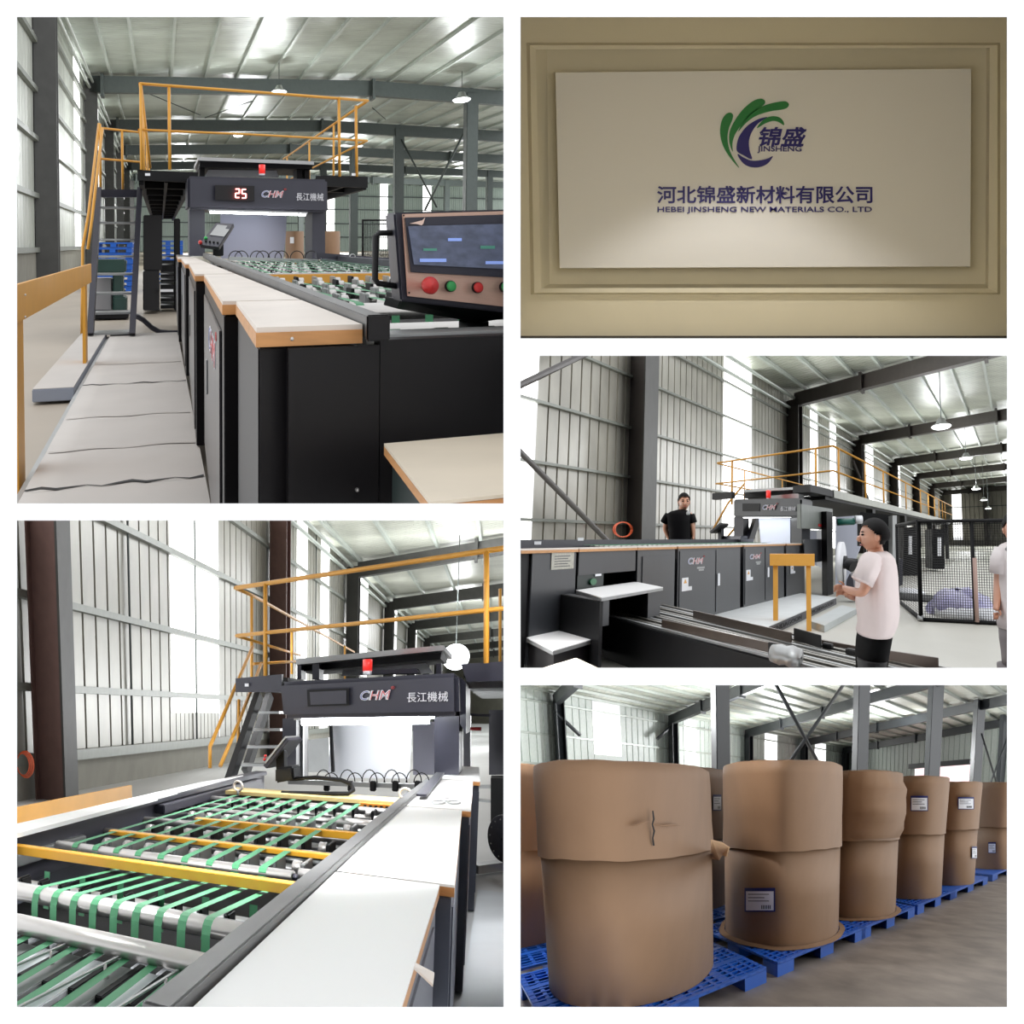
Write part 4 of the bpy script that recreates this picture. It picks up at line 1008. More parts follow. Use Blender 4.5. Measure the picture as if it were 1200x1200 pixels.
# white worktops and cabinets right of the bed
m_whtop = M('white laminate', srgb(250, 250, 248), .5, var=0)
m_cabD = M('slate enamel', srgb(104, 108, 120), .45, var=.03)
uu = [(-.685, -.165, .95, 1.62), (-.685, -.165, 1.62, 2.43), (-.68, -.215, 2.45, 4.15), (-.67, -.23, 4.2, 4.95), (-.66, -.24, 5.0, 6.3)]
uu = [(1.0, 2.41, -.205, -.225, 'nearest slate cabinet with white worktop and peeling edge strip'), (2.43, 4.36, -.165, -.262, 'second slate cabinet with a long white worktop'),
      (4.4, 6.3, -.20, -.275, 'third slate cabinet with clips lying on its white worktop'), (6.35, 8.0, -.205, -.28, 'farthest slate cabinet with short white worktop next to the header')]
for (y0, y1, xn, xf, lab) in uu:
    t = Thing(h, 'machine_cabinet', lab, 'cabinet', 'white topped cabinets beside the belts')
    def wd(o, z0, z1, ya=0, yb=0, xi=-.695, bev=0):
        X = lambda y: xn + (xf-xn)*(y-y0)/(y1-y0) + o
        a, b = y0 + ya, y1 - yb; xl = xi if isinstance(xi, float) else None
        la, lb = (xi, xi) if xl is not None else (X(a) - .008, X(b) - .008)
        mb = MB(); return mb.hexa([(la, a, z0), (X(a), a, z0), (X(b), b, z0), (lb, b, z0), (la, a, z1), (X(a), a, z1), (X(b), b, z1), (lb, b, z1)], bev)
    b = t.add('body', wd(-.012, .02, 1.44, .01, .02, bev=.004), m_cabD)
    t.add('door', wd(-.004, .2, 1.36, .12, .14, None), m_cabD, b)
    tp = t.add('worktop', wd(0, 1.445, 1.488), m_ply, label='plywood worktop edge')
    t.add('laminate_sheet', wd(0, 1.488, 1.50), m_whtop, tp, 'white laminate')
    if y0 == 1.0:
        mb = MB(); a = h.at(487, 1131, z=1.5); b_ = h.at(509, 1143, z=1.52); mb.prism([a, b_, b_ + V(0, -.03, -.02), a + V(0, -.03, 0)], (0, 0, .008)); t.add('peeling_strip', mb, m_top)
    t.done()
t = Thing(h, 'magnet_strip', 'dark ribbed strip standing on the right rail near the header', 'strip')
mb = MB(); a, b_ = h.at(494, 932, z=1.54), h.at(516, 906, z=1.56); mb.beam(a, b_, .09, .02); t.add('strip', mb, m_anthra); t.done()
for k, (u, v) in enumerate(((514, 940), (523, 937), (532, 940))):
    mb = MB(); c = h.at(u, v, z=1.515); mb.tube([c + V(.05*math.cos(a), .09*math.sin(a), 0) for a in [2*math.pi*j/14 for j in range(15)]], .007, 6, False)
    solo(h, 'steel_clip', mb, m_grey, ['leftmost steel ring clip on the third white worktop', 'middle steel ring clip on the third white worktop', 'rightmost steel ring clip on the third white worktop'][k], 'clip', 'ring clips on the worktop')
# yellow barrier board on the far side, white far worktop
t = Thing(h, 'safety_barrier', 'yellow board of a guard barrier beyond the left rail under the column', 'barrier')
a0, a1 = h.at(20, 945, x=-4.2), h.at(153, 920, x=-4.2)
zt = (h.at(153, 920, x=-4.2)).z
mb = MB(); y1 = a1.y; z0 = h.at(153, 933, x=-4.2).z
mb.hexa([(-4.22, 1.6, z0-.02), (-4.18, 1.6, z0-.02), (-4.18, y1, z0-.02), (-4.22, y1, z0-.02), (-4.22, 1.6, zt), (-4.18, 1.6, zt), (-4.18, y1, zt), (-4.22, y1, zt)]); t.add('top_board', mb, m_yel)
for y in (3.2, y1-.1): mb = MB(); mb.box(-4.28, y, 0, -4.22, y+.08, zt-.03); t.add('post', mb, m_yel)
t.done()
t = Thing(h, 'machine_cabinet', 'long cabinet on the far side of the belts with a bright white worktop', 'cabinet')
xw = -3.1; PW = [h.at(u, v, z=1.51) for u, v in ((10, 967.3), (10, 979), (285, 908.5), (236, 916.5))]; mb = MB(); mb.prism([p - V(0, 0, .03) for p in PW], (0, 0, .03)); t.add('worktop', mb, m_whtop); mb = MB(); mb.box(xw+.01, 1.6, .05, -2.93, 6.28, 1.45); t.add('body', mb, m_cabD); t.done()
# far right: black machine parts and a flanged disc
t = Thing(h, 'unwind_stand', 'dark roll stand behind the cabinets at the right edge', 'machine')
t.add('side_frame', pf([(573, 832), (612, 832), (612, 908), (573, 908)], 9.5, .3), m_anthD)
t.add('lower_frame', pf([(575, 912), (612, 912), (612, 965), (575, 965)], 8.6, .4), m_blackin)
t.add('side_frame', pf([(543, 838), (551, 838), (551, 905), (543, 905)], 9.0, .3), m_anthD)
t.add('cross_bar', pf([(551, 836), (575, 837), (575, 840), (551, 839)], 9.2, .1), m_anthD)
t.add('cross_bar', pf([(556, 920), (577, 920), (577, 924), (556, 924)], 9.2, .1), m_grey)
t.add('cross_bar', pf([(556, 936), (577, 938), (577, 941), (556, 939)], 9.2, .1), m_grey)
mb = MB(); c = g(546, 854, 8.0); mb.cyl(c, c + V(.2, 0, 0), .025); t.add('red_lever', mb, m_red)
t.done()
t = Thing(h, 'flanged_disc', 'round grey flanged disc of the roll chuck at the right edge above the floor', 'disc')
c = g(592, 983, 7.2); mb = MB(); mb.lathe([(.01, -.06), (.10, -.06), (.11, -.01), (.28, 0), (.30, .02), (.28, .04), (.01, .05)], c, V(-.75, -.6, 0), 36); di = t.add('disc', mb, m_anthra)
for k in range(14):
    a = 2*math.pi*k/14; ax = V(-.6, .75, 0)
    mb = MB(); q = c + ax*(.24*math.cos(a)) + V(0, 0, .24*math.sin(a)) + V(-.03, -.025, 0); mb.ball(q, .012, 6, 5); t.add('bolt', mb, m_steel, di)
mb = MB(); a, b_ = h.at(556, 1018, z=.1), h.at(600, 1012, z=.1); mb.beam(a, b_, .15, .12); t.add('base', mb, m_grey)
t.done()
mb = MB(); mb.box(-.2, 1.5, 0, 3, 6.8, .14, .01); solo(h, 'low_platform', mb, M('pale platform sheet', srgb(206, 212, 216), .6, var=.05, scale=1.5), 'pale low platform on the floor right of the slate cabinets', 'platform')
for (x, y, z, w) in ((-6, 12, 9, 300), (-5, 24, 10, 900), (-3, 38, 10, 1200), (-4, 60, 10, 1600)): bay_and_fill_light(h, x, y, z, w, 1.0)  # points added along the hall to brighten wall and roof
def fill_spot(h, x, y, z, watts, ang=140):
    a, b = h.W((x, y, z)), h.W((x, y, 0)); spot_light('bay and fill light', a, b, watts, ang, .5, (.97, .98, 1), .4)
fill_spot(h, -1.4, 2.5, 3.1, 340); fill_spot(h, -1.9, 4.6, 3.6, 420); fill_spot(h, -5, 7.5, 4.2, 900); fill_spot(h, -.1, 5.8, 3.8, 420)  # unseen spots added low over bed and floor as fill
# ================================================================== the whole line from the side, with workers (middle right opening)
HC = Hall(430, 895, 600, 1190, 631, 1.62, (610, 417, 1180, 782.5))
h = HC
def deep(h, u, v, d):
    X, Y_, Z = (u - h.cx) / h.fs * d, d, (h.cy - v) / h.fs * d
    r = (X, Y_, Z); return V(dot(r, h.a), dot(r, h.b), dot(r, h.c) + h.H)
m_sheetC = M('galvanised wall sheet dull', srgb(170, 167, 156), 0.36, 0.25, var=0.15, scale=0.5)
m_roofC = M('galvanised roof sheet dull', srgb(178, 182, 168), 0.35, 0.2, var=0.15, scale=0.35)
m_floorC = M('pale grey concrete', srgb(198, 196, 186), 0.45, var=0.06, scale=0.6, stretch=(1, .25, 1))
m_colC = M('dark painted steel', srgb(66, 60, 58), 0.5, var=0.1, scale=2)
m_cabC = M('charcoal cabinet enamel', srgb(60, 62, 66), 0.4, var=0.04, spec=.35)
def roofC(x): return 13.1 + (x + 13.7) * 0.02
XW = -14.7
mb = MB(); mb.face([(XW, .5, 0), (60, .5, 0), (60, 100, 0), (XW, 100, 0)]); S(h, 'floor', mb, m_floorC)
mb = MB(); mb.sheet([[V(x, y, roofC(x) + .3 + o) for y, o in ribs(8, 100, .32, .1)] for x in (XW, 45)], False); S(h, 'ceiling', mb, m_roofC)
def wy(u, v=560, x=XW): return h.at(u, v, x=x)[1]
gapsC = [(3.0, wy(626)), (wy(847), wy(881)), (wy(950), wy(959)), (wy(973), wy(980.5)), (wy(1015), wy(1024)), (wy(1048), wy(1055)), (wy(1071.5), wy(1076))]
mb = MB(); last = gapsC[0][1]
for (g0, g1) in gapsC[1:] + [(99, 99)]:
    pr = [(min(y, g0), o) for y, o in ribs(last, g0, 0.42, 0.06)]
    mb.sheet([[V(XW - o, y, z) for y, o in pr] for z in (.6, 13.5)], False); last = g1
S(h, 'wall_left', mb, m_sheetC)
mb = MB(); mb.box(XW - .3, 2, 0, XW, 99, .62); S(h, 'baseboard_left', mb, m_conc)
for n, (g0, g1) in enumerate(gapsC):
    mb = MB(); mb.box(XW - .15, g0, .7, XW - .08, g1, 13.4 if n else 10); S(h, 'window_%d' % (n+21), mb, m_sky)
for z in (2.3, 4.45, 6.75, 9.2, 11.4):
    mb = MB(); mb.box(XW + .02, 3, z - .055, XW + .2, 99, z + .055); S(h, 'trim_3', mb, m_girt)
mb = MB(); mb.tube([(XW + .3, 6, 12.0), (XW + .3, 99, 12.0)], .12, 8); S(h, 'eave_beam', mb, m_purlin)
mb = MB(); mb.tube([(XW + .7, 6, 12.7), (XW + .7, 99, 12.7)], .12, 8); S(h, 'eave_beam', mb, m_purlin)
for (a, b) in (((600, 456, -13.9), (700, 408, -13.9)), ((600, 520, -13.9), (716, 638, -13.9))):
    mb = MB(); mb.tube([h.at(a[0], a[1], x=a[2]), h.at(b[0], b[1], x=b[2])], .11, 8); S(h, 'brace_beam', mb, m_colC)
mb = MB(); p, q = h.at(1000, 540, x=-13.9), h.at(1020, 592, x=-13.9); mb.tube([p, q], .15, 6); S(h, 'brace_beam', mb, m_colC)
cy_ = [wy(760, 500, -13.7), 24.7, 39.2, 53.7, 68.2, 82.7]
for k, y in enumerate(cy_):
    w = 1.0
    if k == 0:
        yb0, yb1 = wy(754, 560, -13.6), wy(769, 560, -13.6)
        mb = MB(); mb.box(XW, yb0 - .02, 0, -13.62, yb0 + .06, 13); mb.box(XW, yb1-.1, 0, -13.6, yb1, 13); S(h, 'steel_column', mb, m_colC)
        mb = MB(); mb.box(-13.66, yb0 - .05, 0, -13.56, yb1, 13); S(h, 'column_trim', mb, m_col)
    else: hcol(h, 'steel_column', XW, -13.62, y, y+.7, 12.6, m_colC)
for y in cy_[1:] + [97]:
    mb = MB(); x0, x1, t0 = -14, 30, 1.05
    mb.hexa([(x0,y,roofC(x0)-t0),(x1,y,roofC(x1)-t0),(x1,y+.45,roofC(x1)-t0),(x0,y+.45,roofC(x0)-t0),(x0,y,roofC(x0)),(x1,y,roofC(x1)),(x1,y+.45,roofC(x1)),(x0,y+.45,roofC(x0))])
    for x in (-8.6, -1, 6): mb.box(x-.1, y-.15, roofC(x)-t0-.15, x+.1, y+.6, roofC(x)+.15)
    S(h, 'rafter_beam', mb, m_colC)
for x in [-13 + 1.95*k for k in range(22)]:
    mb = MB(); mb.box(x-.08, 8, roofC(x), x+.08, 99, roofC(x)+.28); S(h, 'roof_beam', mb, m_purlin)
# end wall
YE = 98
fe = [(h.at(1116, 600, y=YE)[0], h.at(1127, 600, y=YE)[0])]
mb = MB(); last = XW
for k, (a, b) in enumerate(fe + [(40, 40)]):
    pr = [(min(x, a), o) for x, o in ribs(last, a, .9, .1)]
    mb.sheet([[V(x, YE + o, z) for x, o in pr] for z in (0, 13.6)], False); last = b
S(h, 'wall_back', mb, m_sheetC)
mb = MB(); mb.box(fe[0][0], YE + .1, 2, fe[0][1], YE + .2, 13); S(h, 'window_31', mb, m_sky)
for u in (1155,): x = h.at(u, 600, y=YE)[0]; mb = MB(); mb.box(x-.3, YE-.6, 0, x+.3, YE-.1, 13); S(h, 'steel_column', mb, m_colC)
for z in (5, 9): mb = MB(); mb.box(XW, YE-.15, z-.1, 40, YE-.05, z+.1); S(h, 'trim_2', mb, m_raft)
mb = MB(); mb.box(XW, YE-.4, 0, 40, YE-.12, 1.3); S(h, 'foot_band_back', mb, M('far shadow band', srgb(120, 118, 112), .7, var=.1))  # dark band at the end wall's foot: shadow put into colour
for (u, v, d, r, lab) in ((1103, 500, 26, .62, 'large glowing pendant lamp hanging nearest under the roof on a long wire'), (1132, 537, 40, .6, 'second glowing pendant lamp below the rafters'), (1144, 573, 55, .55, 'unlit looking third pendant lamp on a long wire'), (1153, 586, 64, .5, 'lowest pendant lamp near the end wall'), (1158, 596, 75, .5, 'farthest tiny pendant lamp in front of the end wall')):
    pendant(h, u, v, d, r, roofC(0), lab, 'pendant lamps in a row')

# ---- machine cabinets seen from the front side (their doors face +x)
xs_ = -4.8; TT = 1.49
def sy(u, v=660): return h.at(u, v, x=xs_)[1]
def panel(y0, y1, z0, z1, pr=.012, bev=.003): mb = MB(); mb.box(xs_ - .02, y0, z0, xs_ + pr, y1, z1, bev); return mb
bounds = [(sy(622), sy(676)), (sy(677), sy(745.5)), (sy(746), sy(791.5)), (sy(793.5), sy(868)), (sy(871), sy(919)), (sy(921), sy(943))]
labs = ['leftmost charcoal cabinet with an engraved metal nameplate', 'charcoal cabinet with a dark open recess and stepped block in front', 'charcoal cabinet with one plain door beside the recess',
        'charcoal double door cabinet with large brand lettering and warning labels', 'second lettered charcoal double door cabinet behind the yellow frame', 'last narrow charcoal cabinet beside the portal leg']
for k, (y0, y1) in enumerate(bounds):
    t = Thing(h, 'machine_cabinet', labs[k], 'cabinet', 'cabinets along the line')
    if k == 1:
        mb = MB(); mb.box(-5.5, y0, .1, xs_, y1, .95); mb2 = MB()
        zt, zb = h.at(700, 668, x=xs_).z, h.at(700, 697, x=xs_).z
        mb = MB(); mb.box(-5.6, y0+.01, 1.13, xs_, y1-.01, TT-.05, .004); t.add('upper_body', mb, m_cabC)
        mb = MB(); mb.box(-5.6, y0+.01, .1, xs_-.02, y1-.01, .9, .004); t.add('lower_body', mb, m_cabC)
        mb = MB(); mb.box(-5.6, y0+.01, .9, -5.3, y1-.01, 1.13); t.add('recess_back', mb, m_blackin)
        mb = MB(); mb.box(-5.3, y0+.01, .9, xs_-.01, y0 + (y1-y0)*.42, 1.13); t.add('recess_cover', mb, M('dark green recess', srgb(20, 34, 32), .5, var=.05))
        p = h.at(695, 675, x=xs_); mb = MB(); mb.cyl((xs_-.02, p.y, 1.03), (xs_+.02, p.y, 1.03), .045, 16); t.add('green_knob', mb, M('green ring', srgb(30, 110, 70), .4, var=0), label='dark green round knob')
        mb = MB(); mb.box(xs_-.01, p.y+.03, 1.10, xs_+.004, p.y+.12, 1.13); t.add('warning_label', mb, m_paper)
    else:
        mb = MB(); mb.box(-5.6, y0+.01, .1, xs_, y1-.01, TT-.05, .006); b = t.add('body', mb, m_cabC)
    if k == 0:
        p, q = h.at(646, 648, x=xs_), h.at(672, 667, x=xs_)
        np_ = t.add('nameplate', panel(p.y, q.y, q.z + .01, p.z, .008), M('engraved plate', srgb(190, 188, 176), .35, .5, var=.15, scale=20), label='engraved metal nameplate')
        for i in range(5):
            mb = MB(); zz = p.z - .05 - i*.032; mb.box(xs_ + .008, p.y+.04, zz, xs_+.01, q.y-.05-.03*(i % 2), zz+.01); t.add('engraved_line', mb, m_anthra, np_)
    if k == 2: t.add('door', panel(y0 + .1, y1 - .12, .35, 1.34), m_cabC)
    if k in (3, 4, 5):
        if k < 5:
            ym = sy(838) if k == 3 else sy(896)
            d1 = t.add('door', panel(y0 + .05, ym - .02, .22, 1.40), m_cabC); d2 = t.add('door', panel(ym + .02, y1 - .05, .22, 1.40), m_cabC)
            u1 = 840 if k == 3 else 898.5
            p, q = h.at(u1, 672 if k == 3 else 665, x=xs_), h.at(u1 + (2.5 if k == 3 else 2), 686 if k == 3 else 676, x=xs_)
            t.add('handle', panel(p.y, q.y, q.z, p.z, .03), m_paper, d2)
            bl, br, tl = [h.at(*c, x=xs_+.013) for c in (((806, 661.5), (824, 661), (806, 653.5)) if k == 3 else ((878.5, 655.5), (891, 655), (878.5, 649.5)))]
            brand(t, h, bl, br, tl, (1, 0, 0), .004, d1)
            for i in range(2):
                a = (816 + i*2, 664.5 + i*2.6) if k == 3 else (885 + i, 658 + i*2)
                mb = MB(); p, q = h.at(*a, x=xs_), h.at(a[0] + (9 - 3*i if k == 3 else 6 - 2*i), a[1] + 1.4, x=xs_); mb.box(xs_+.012, p.y, q.z, xs_+.016, q.y, p.z); t.add('small_lettering', mb, m_grey, d1)
        else: d1 = b
        a, c = {3: ((798.5, 677.5), (806, 692)), 4: ((874, 668), (879, 680)), 5: ((926, 663), (929.5, 672))}[k]
        p, q = h.at(*a, x=xs_), h.at(*c, x=xs_)
        t.add('warning_label', panel(p.y, q.y, q.z, p.z, .016), m_paper, d1)
        t.add('warning_label', panel(q.y - .01, q.y + (q.y-p.y)*.55, q.z, q.z + (p.z-q.z)*.3, .016), m_paper, d1)
        mb = MB(); ym_ = (p.y+q.y)/2; zm = p.z*.75 + q.z*.25; s_ = (p.z-q.z)*.16
        mb.prism([V(xs_+.017, ym_-s_, zm-s_), V(xs_+.017, ym_+s_, zm-s_), V(xs_+.017, ym_, zm+s_)], (.002, 0, 0)); t.add('warning_triangle', mb, m_yel, d1)
    mb = MB(); mb.box(-5.25, y0 - (.12 if k == 0 else 0), TT-.048, xs_ + .03, y1, TT-.012); tp = t.add('worktop', mb, m_ply, label='plywood worktop edge')
    mb = MB(); mb.box(-5.25, y0 - (.12 if k == 0 else 0), TT-.012, xs_ + .03, y1, TT); t.add('laminate_sheet', mb, m_top, tp)
    t.done()
# the bed behind them
t = Thing(h, 'delivery_bed', 'dark conveyor bed with far rail running behind the cabinets', 'conveyor')
mb = MB(); mb.box(-6.1, 1.9, .1, -5.62, 8.4, 1.3); t.add('body', mb, m_blackin)
mb = MB(); mb.box(-6.2, 1.2, 1.40, -6.1, 8.4, 1.60, .004); t.add('far_rail', mb, m_anthra)
mb = MB(); mb.box(-6.1, .9, .1, -4.83, sy(621), 1.46); t.add('end_body', mb, m_blackin)
for k in range(14):
    mb = MB(); y = 3.6 + k*.33; mb.cyl((-6.1, y, 1.47), (-5.3, y, 1.47), .035, 10); t.add('roller', mb, m_steel)
for k in range(5):
    mb = MB(); x = -6.0 + k*.15; mb.beam((x, 3.4, 1.51), (x, 8.2, 1.51), .04, .004); t.add('belt', mb, m_green)
for (u, v) in ((626, 636), (677, 631.5)):
    p = h.at(u, v, x=-6.1); mb = MB(); mb.box(-6.1, p.y, p.z-.03, -6.095, p.y+.1, p.z+.02); t.add('sticker', mb, m_paper)
t.done()
# portal
yp = h.at(939, 600, x=-4.75)[1]
gp = lambda u, v, dy=0: h.at(u, v, y=yp + dy)
def pg(pts, dy, th, bev=0):
    mb = MB(); mb.prism([gp(u, v, dy) for u, v in pts][::-1], (0, th, 0), bev); return mb
t = Thing(h, 'machine_portal', 'charcoal portal of the sheeting line with small lettering behind the workers', 'machine')
t.add('header', pg([(859, 585), (939, 583.5), (939, 606), (859, 606)], 0, .7, .04), m_cabC)
t.add('display_window', pg([(870, 590), (890, 590), (890, 599), (870, 599)], -.01, .01), m_blackin)
brand(t, h, gp(893.5, 597.5, -.01), gp(909, 597.5, -.01), gp(894, 591.5, -.01))
mb = MB(); lettering(mb, '長江機械', gp(914.5, 599, -.01), gp(932.5, 599, -.01), gp(914.5, 593.5, -.01), (0, -1, 0), .006); t.add('lettering', mb, m_whl)
t.add('post', pg([(860, 606), (871, 606), (871, 640), (860, 640)], .3, .3), m_anthra)
t.add('post', pg([(927, 606), (939.5, 605.5), (939.5, 640), (927, 640)], .2, .5), m_cabC)
t.add('paper_web', pg([(889, 607), (926, 606.5), (926, 640), (892, 640)], .3, .01), M('paper web', srgb(214, 220, 238), .5, var=0, emit=((.8, .88, 1), .25)))  # paper given a faint glow of its own, no lamp in it
t.add('light_tube', pg([(871, 605.2), (926, 604.8), (926, 606.4), (871, 607)], .1, .06), m_lamp)
t.add('upper_plate', pg([(872, 574), (935, 570.5), (935, 573.5), (872, 577)], .3, .9), m_grey)
t.add('upper_beam', pg([(872, 577), (935, 573.5), (935, 579), (872, 584)], .5, .6), m_blackin)
t.add('upper_roll', pg([(903, 581), (936, 578), (936, 584), (903, 585)], .4, .3), m_grey)
mb = MB(); p, q, r_ = h.at(943, 592, x=-4.62), h.at(979, 596, x=-4.62), h.at(978, 621, x=-4.62)
mb.box(-4.75, p.y-.2, r_.z, -4.62, q.y-.2, p.z + .02, .01); t.add('side_cover', mb, M('grey green cover', srgb(112, 118, 112), .45, .2, var=.08))
mb = MB(); p = h.at(962, 615.5, x=-4.61); mb.box(-4.62, p.y-.15, p.z-.04, -4.61, p.y+.35, p.z+.03); t.add('red_plate', mb, m_red, label='small dark red plate')
mb = MB(); p, q = h.at(968, 698, z=0), h.at(979, 698, z=0); mb.box(p.x-.12, p.y, 0, p.x+.05, q.y+.25, 2.4); t.add('leg', mb, m_blackin)
mb = MB(); mb.box(-4.75, 8.8, .95, -4.7, 9.9, 1.6); t.add('lower_cover', mb, m_cabC)
t.done()
t = Thing(h, 'warning_beacon', 'tiny red beacon standing on the charcoal portal header', 'beacon')
p = gp(900.5, 583.5, .2); mb = MB(); mb.cyl(p, p + V(0, 0, .22), .07); t.add('lens', mb, MATS['beacon red']); mb = MB(); mb.cyl(p - V(0, 0, .05), p, .06); t.add('base', mb, m_paper); t.done()
# platform with railing
t = Thing(h, 'mezzanine_platform', 'long elevated platform with pale edge running back from the portal', 'platform')
zp = 2.85
mb = MB(); mb.box(-4.95, yp-.1, zp, -4.42, yp+.06, zp+.2); t.add('fascia', mb, m_blackin)
mb = MB(); mb.box(-7.9, yp-.1, zp, -7.1, yp+.06, zp+.2); t.add('fascia', mb, m_blackin)
mb = MB(); mb.box(-4.5, yp+1.4, zp-.02, -4.4, 34, zp+.22); t.add('edge_beam', mb, M('pale deck edge', srgb(168, 170, 160), .5, .2, var=.1))
mb = MB(); mb.box(-7.8, yp+1.0, zp-.1, -4.5, 34, zp+.02); t.add('deck_plate', mb, m_blackin)
mb = MB(); mb.box(-4.9, yp+.06, zp, -4.42, yp+1.5, zp+.2); t.add('corner_plate', mb, m_blackin)
for y in (14, 19, 26, 33): mb = MB(); mb.box(-4.75, y, 0, -4.5, y+.35, zp); t.add('support_post', mb, m_blackin)
t.done()
t = Thing(h, 'yellow_railing', 'long yellow railing stepping back along the elevated platform', 'railing')
xr = -4.5
ra = lambda u, v: h.at(u, v, x=xr)
c0 = h.at(976, 522.5, x=xr); zt = c0.z; zm = h.at(975, 551, x=xr).z
rail(t, h, [V(xr, c0.y, zt), V(xr, 36, zt)], .035); rail(t, h, [V(xr, c0.y, zm), V(xr, 36, zm)], .03)
l0 = h.at(847, 535.5, y=c0.y+.3); l1 = h.at(845, 561, y=c0.y+.3)
rail(t, h, [V(xr, c0.y, zt), V(l0.x, c0.y, zt+.02)], .035); rail(t, h, [V(xr, c0.y, zm), V(l1.x, c0.y, zm)], .03)
for u in (983, 1014, 1035, 1061, 1078, 1087, 1094, 1099, 1103, 1106): y = ra(u, 560).y; rail(t, h, [V(xr, y, zt), V(xr, y, zp+.1)], .035, name='post')
for u in (858, 956): x = h.at(u, 550, y=c0.y).x; rail(t, h, [V(x, c0.y, zt), V(x, c0.y, zp)], .04, name='post')
rail(t, h, [V(l0.x, c0.y, zt), V(l0.x, 20, zt)], .03); rail(t, h, [V(l0.x, c0.y, zm), V(l0.x, 20, zm)], .03)
for y in (12, 15, 19): rail(t, h, [V(l0.x, y, zt), V(l0.x, y, zp)], .03, name='post')
t.done()
t = Thing(h, 'steel_stair', 'yellow handrails of the stair on the far side of the portal', 'stair')
for pts in (((873, 566), (853, 590), (836, 620)), ((880, 596), (862, 618), (850, 632))): rail(t, h, [h.at(u, v, y=yp+.8 - .3*i) for i, (u, v) in enumerate(pts)], .035, name='handrail')
mb = MB(); mb.beam(h.at(887, 608, y=yp+1), h.at(876, 640, y=yp+.3), .12, .3); t.add('stringer', mb, m_anthra)
mb = MB(); mb.beam(h.at(874, 608, y=yp+1), h.at(872, 640, y=yp+.3), .12, .1); t.add('stringer', mb, m_anthra)
t.done()
t = Thing(h, 'operator_pad', 'small black tilted operator pad standing on the bed left of the portal', 'control panel')
mb = MB(); mb.beam(h.at(837, 624, y=7.6), h.at(849, 614, y=7.6), .35, .06); t.add('panel', mb, m_blackin); mb = MB(); mb.beam(h.at(845, 619, y=7.7), h.at(845, 634, y=7.7), .12, .12); t.add('post', mb, m_blackin)
mb = MB(); mb.box(*(lambda a, b: (a.x, a.y, b.z, b.x, a.y+.3, a.z))(h.at(847, 628, y=7.7), h.at(868, 635, y=7.7))); t.add('foot', mb, m_anthra); t.done()
# web and big paper roll behind the portal
t = Thing(h, 'paper_roll', 'large white paper roll on a black chuck behind the man in white', 'paper roll')
c = h.at(989, 659, y=11.0); c = deep(h, 989, 659, 9.6)
ax = nrm((1, .25, 0)); mb = MB(); R0 = 24/430*9.6
mb.lathe([(.01, 0), (R0, 0), (R0*1.0, -.12), (.01, -.12)], c, ax, 40); t.add('roll', mb, m_paper)
for r_ in (.12, .3): pass
mb = MB(); mb.lathe([(.01, .35), (.10, .35), (.12, .1), (.17, .08), (.17, 0)], c, ax, 24); t.add('chuck', mb, m_blackin)
mb = MB(); q = deep(h, 1000, 664, 9.3); mb.cyl(deep(h, 993, 660, 9.45), q, .15, 16); t.add('chuck_motor', mb, m_blackin)
mb = MB(); a = deep(h, 985, 706, 9.3); mb.prism([deep(h, 990, 700, 9.3), deep(h, 992, 680, 9.3), deep(h, 996, 672, 9.3), deep(h, 1000, 680, 9.3), deep(h, 1002, 700, 9.3)], (0, .3, 0)); t.add('cradle', mb, m_anthra)
t.done()
t = Thing(h, 'paper_web', 'tall hanging white paper sheets behind the portal leg', 'paper')
for (pts, d) in (([(940, 622), (968, 622), (968, 665), (940, 660)], 12), ([(957, 622), (966, 622), (962, 666), (957, 662)], 11.8), ([(979, 606), (1008, 604), (1008, 640), (990, 688), (979, 690)], 12)):
    mb = MB(); mb.prism([deep(h, u, v, d) for u, v in pts], (.02, .02, 0)); t.add('sheet', mb, M('shaded paper', srgb(196, 200, 216), .6, var=0) if d == 12 else m_paper)  # shade on the rear sheets is put into their paper colour
mb = MB(); mb.cyl(deep(h, 981, 612, 10.5), deep(h, 1001, 611, 10.5), .10, 12); t.add('green_roller', mb, M('green roller', srgb(24, 96, 84), .4, var=0), label='dark green roller')
mb = MB(); mb.cyl(deep(h, 1002, 609, 10.5), deep(h, 1010, 609, 10.5), .12, 12); t.add('white_roller', mb, m_paper)
t.done()
t = Thing(h, 'unwind_stand', 'black unwind stand frame behind the man in white', 'machine')
for pts, d, m in (([(1008, 600), (1052, 604), (1052, 700), (1044, 720), (1030, 720), (1030, 640), (1008, 640)], 11, m_blackin), ([(1046, 604), (1051, 604), (1051, 690), (1046, 690)], 10.6, m_grey), ([(1052, 655), (1058, 655), (1058, 685), (1052, 688)], 10.9, m_anthra)):
    mb = MB(); mb.prism([deep(h, u, v, d) for u, v in pts][::-1], (-.2, .3, 0)); t.add('side_frame', mb, m)
t.done()
for (x0, y0, x1, y1, d, lab) in ((1059, 618, 1079, 676, 16, 'black machine unit seen through the near fence panel'), (1093, 620, 1107, 667, 18, 'narrow black machine unit seen through the fence farther right')):
    t = Thing(h, 'black_machine_unit', lab, 'machine'); mb = MB()
    mb.prism([deep(h, u, v, d) for u, v in ((x0, y0), (x1, y0), (x1, y1), (x0, y1))][::-1], (-.5, .8, 0), .02); t.add('body', mb, m_blackin)
    mb = MB(); mb.prism([deep(h, u, v, d-.1) for u, v in ((x0+6, y0+10), (x0+10, y0+10), (x0+10, y0+32), (x0+6, y0+32))][::-1], (-.02, .03, 0)); t.add('cover_strip', mb, m_paper); t.done()

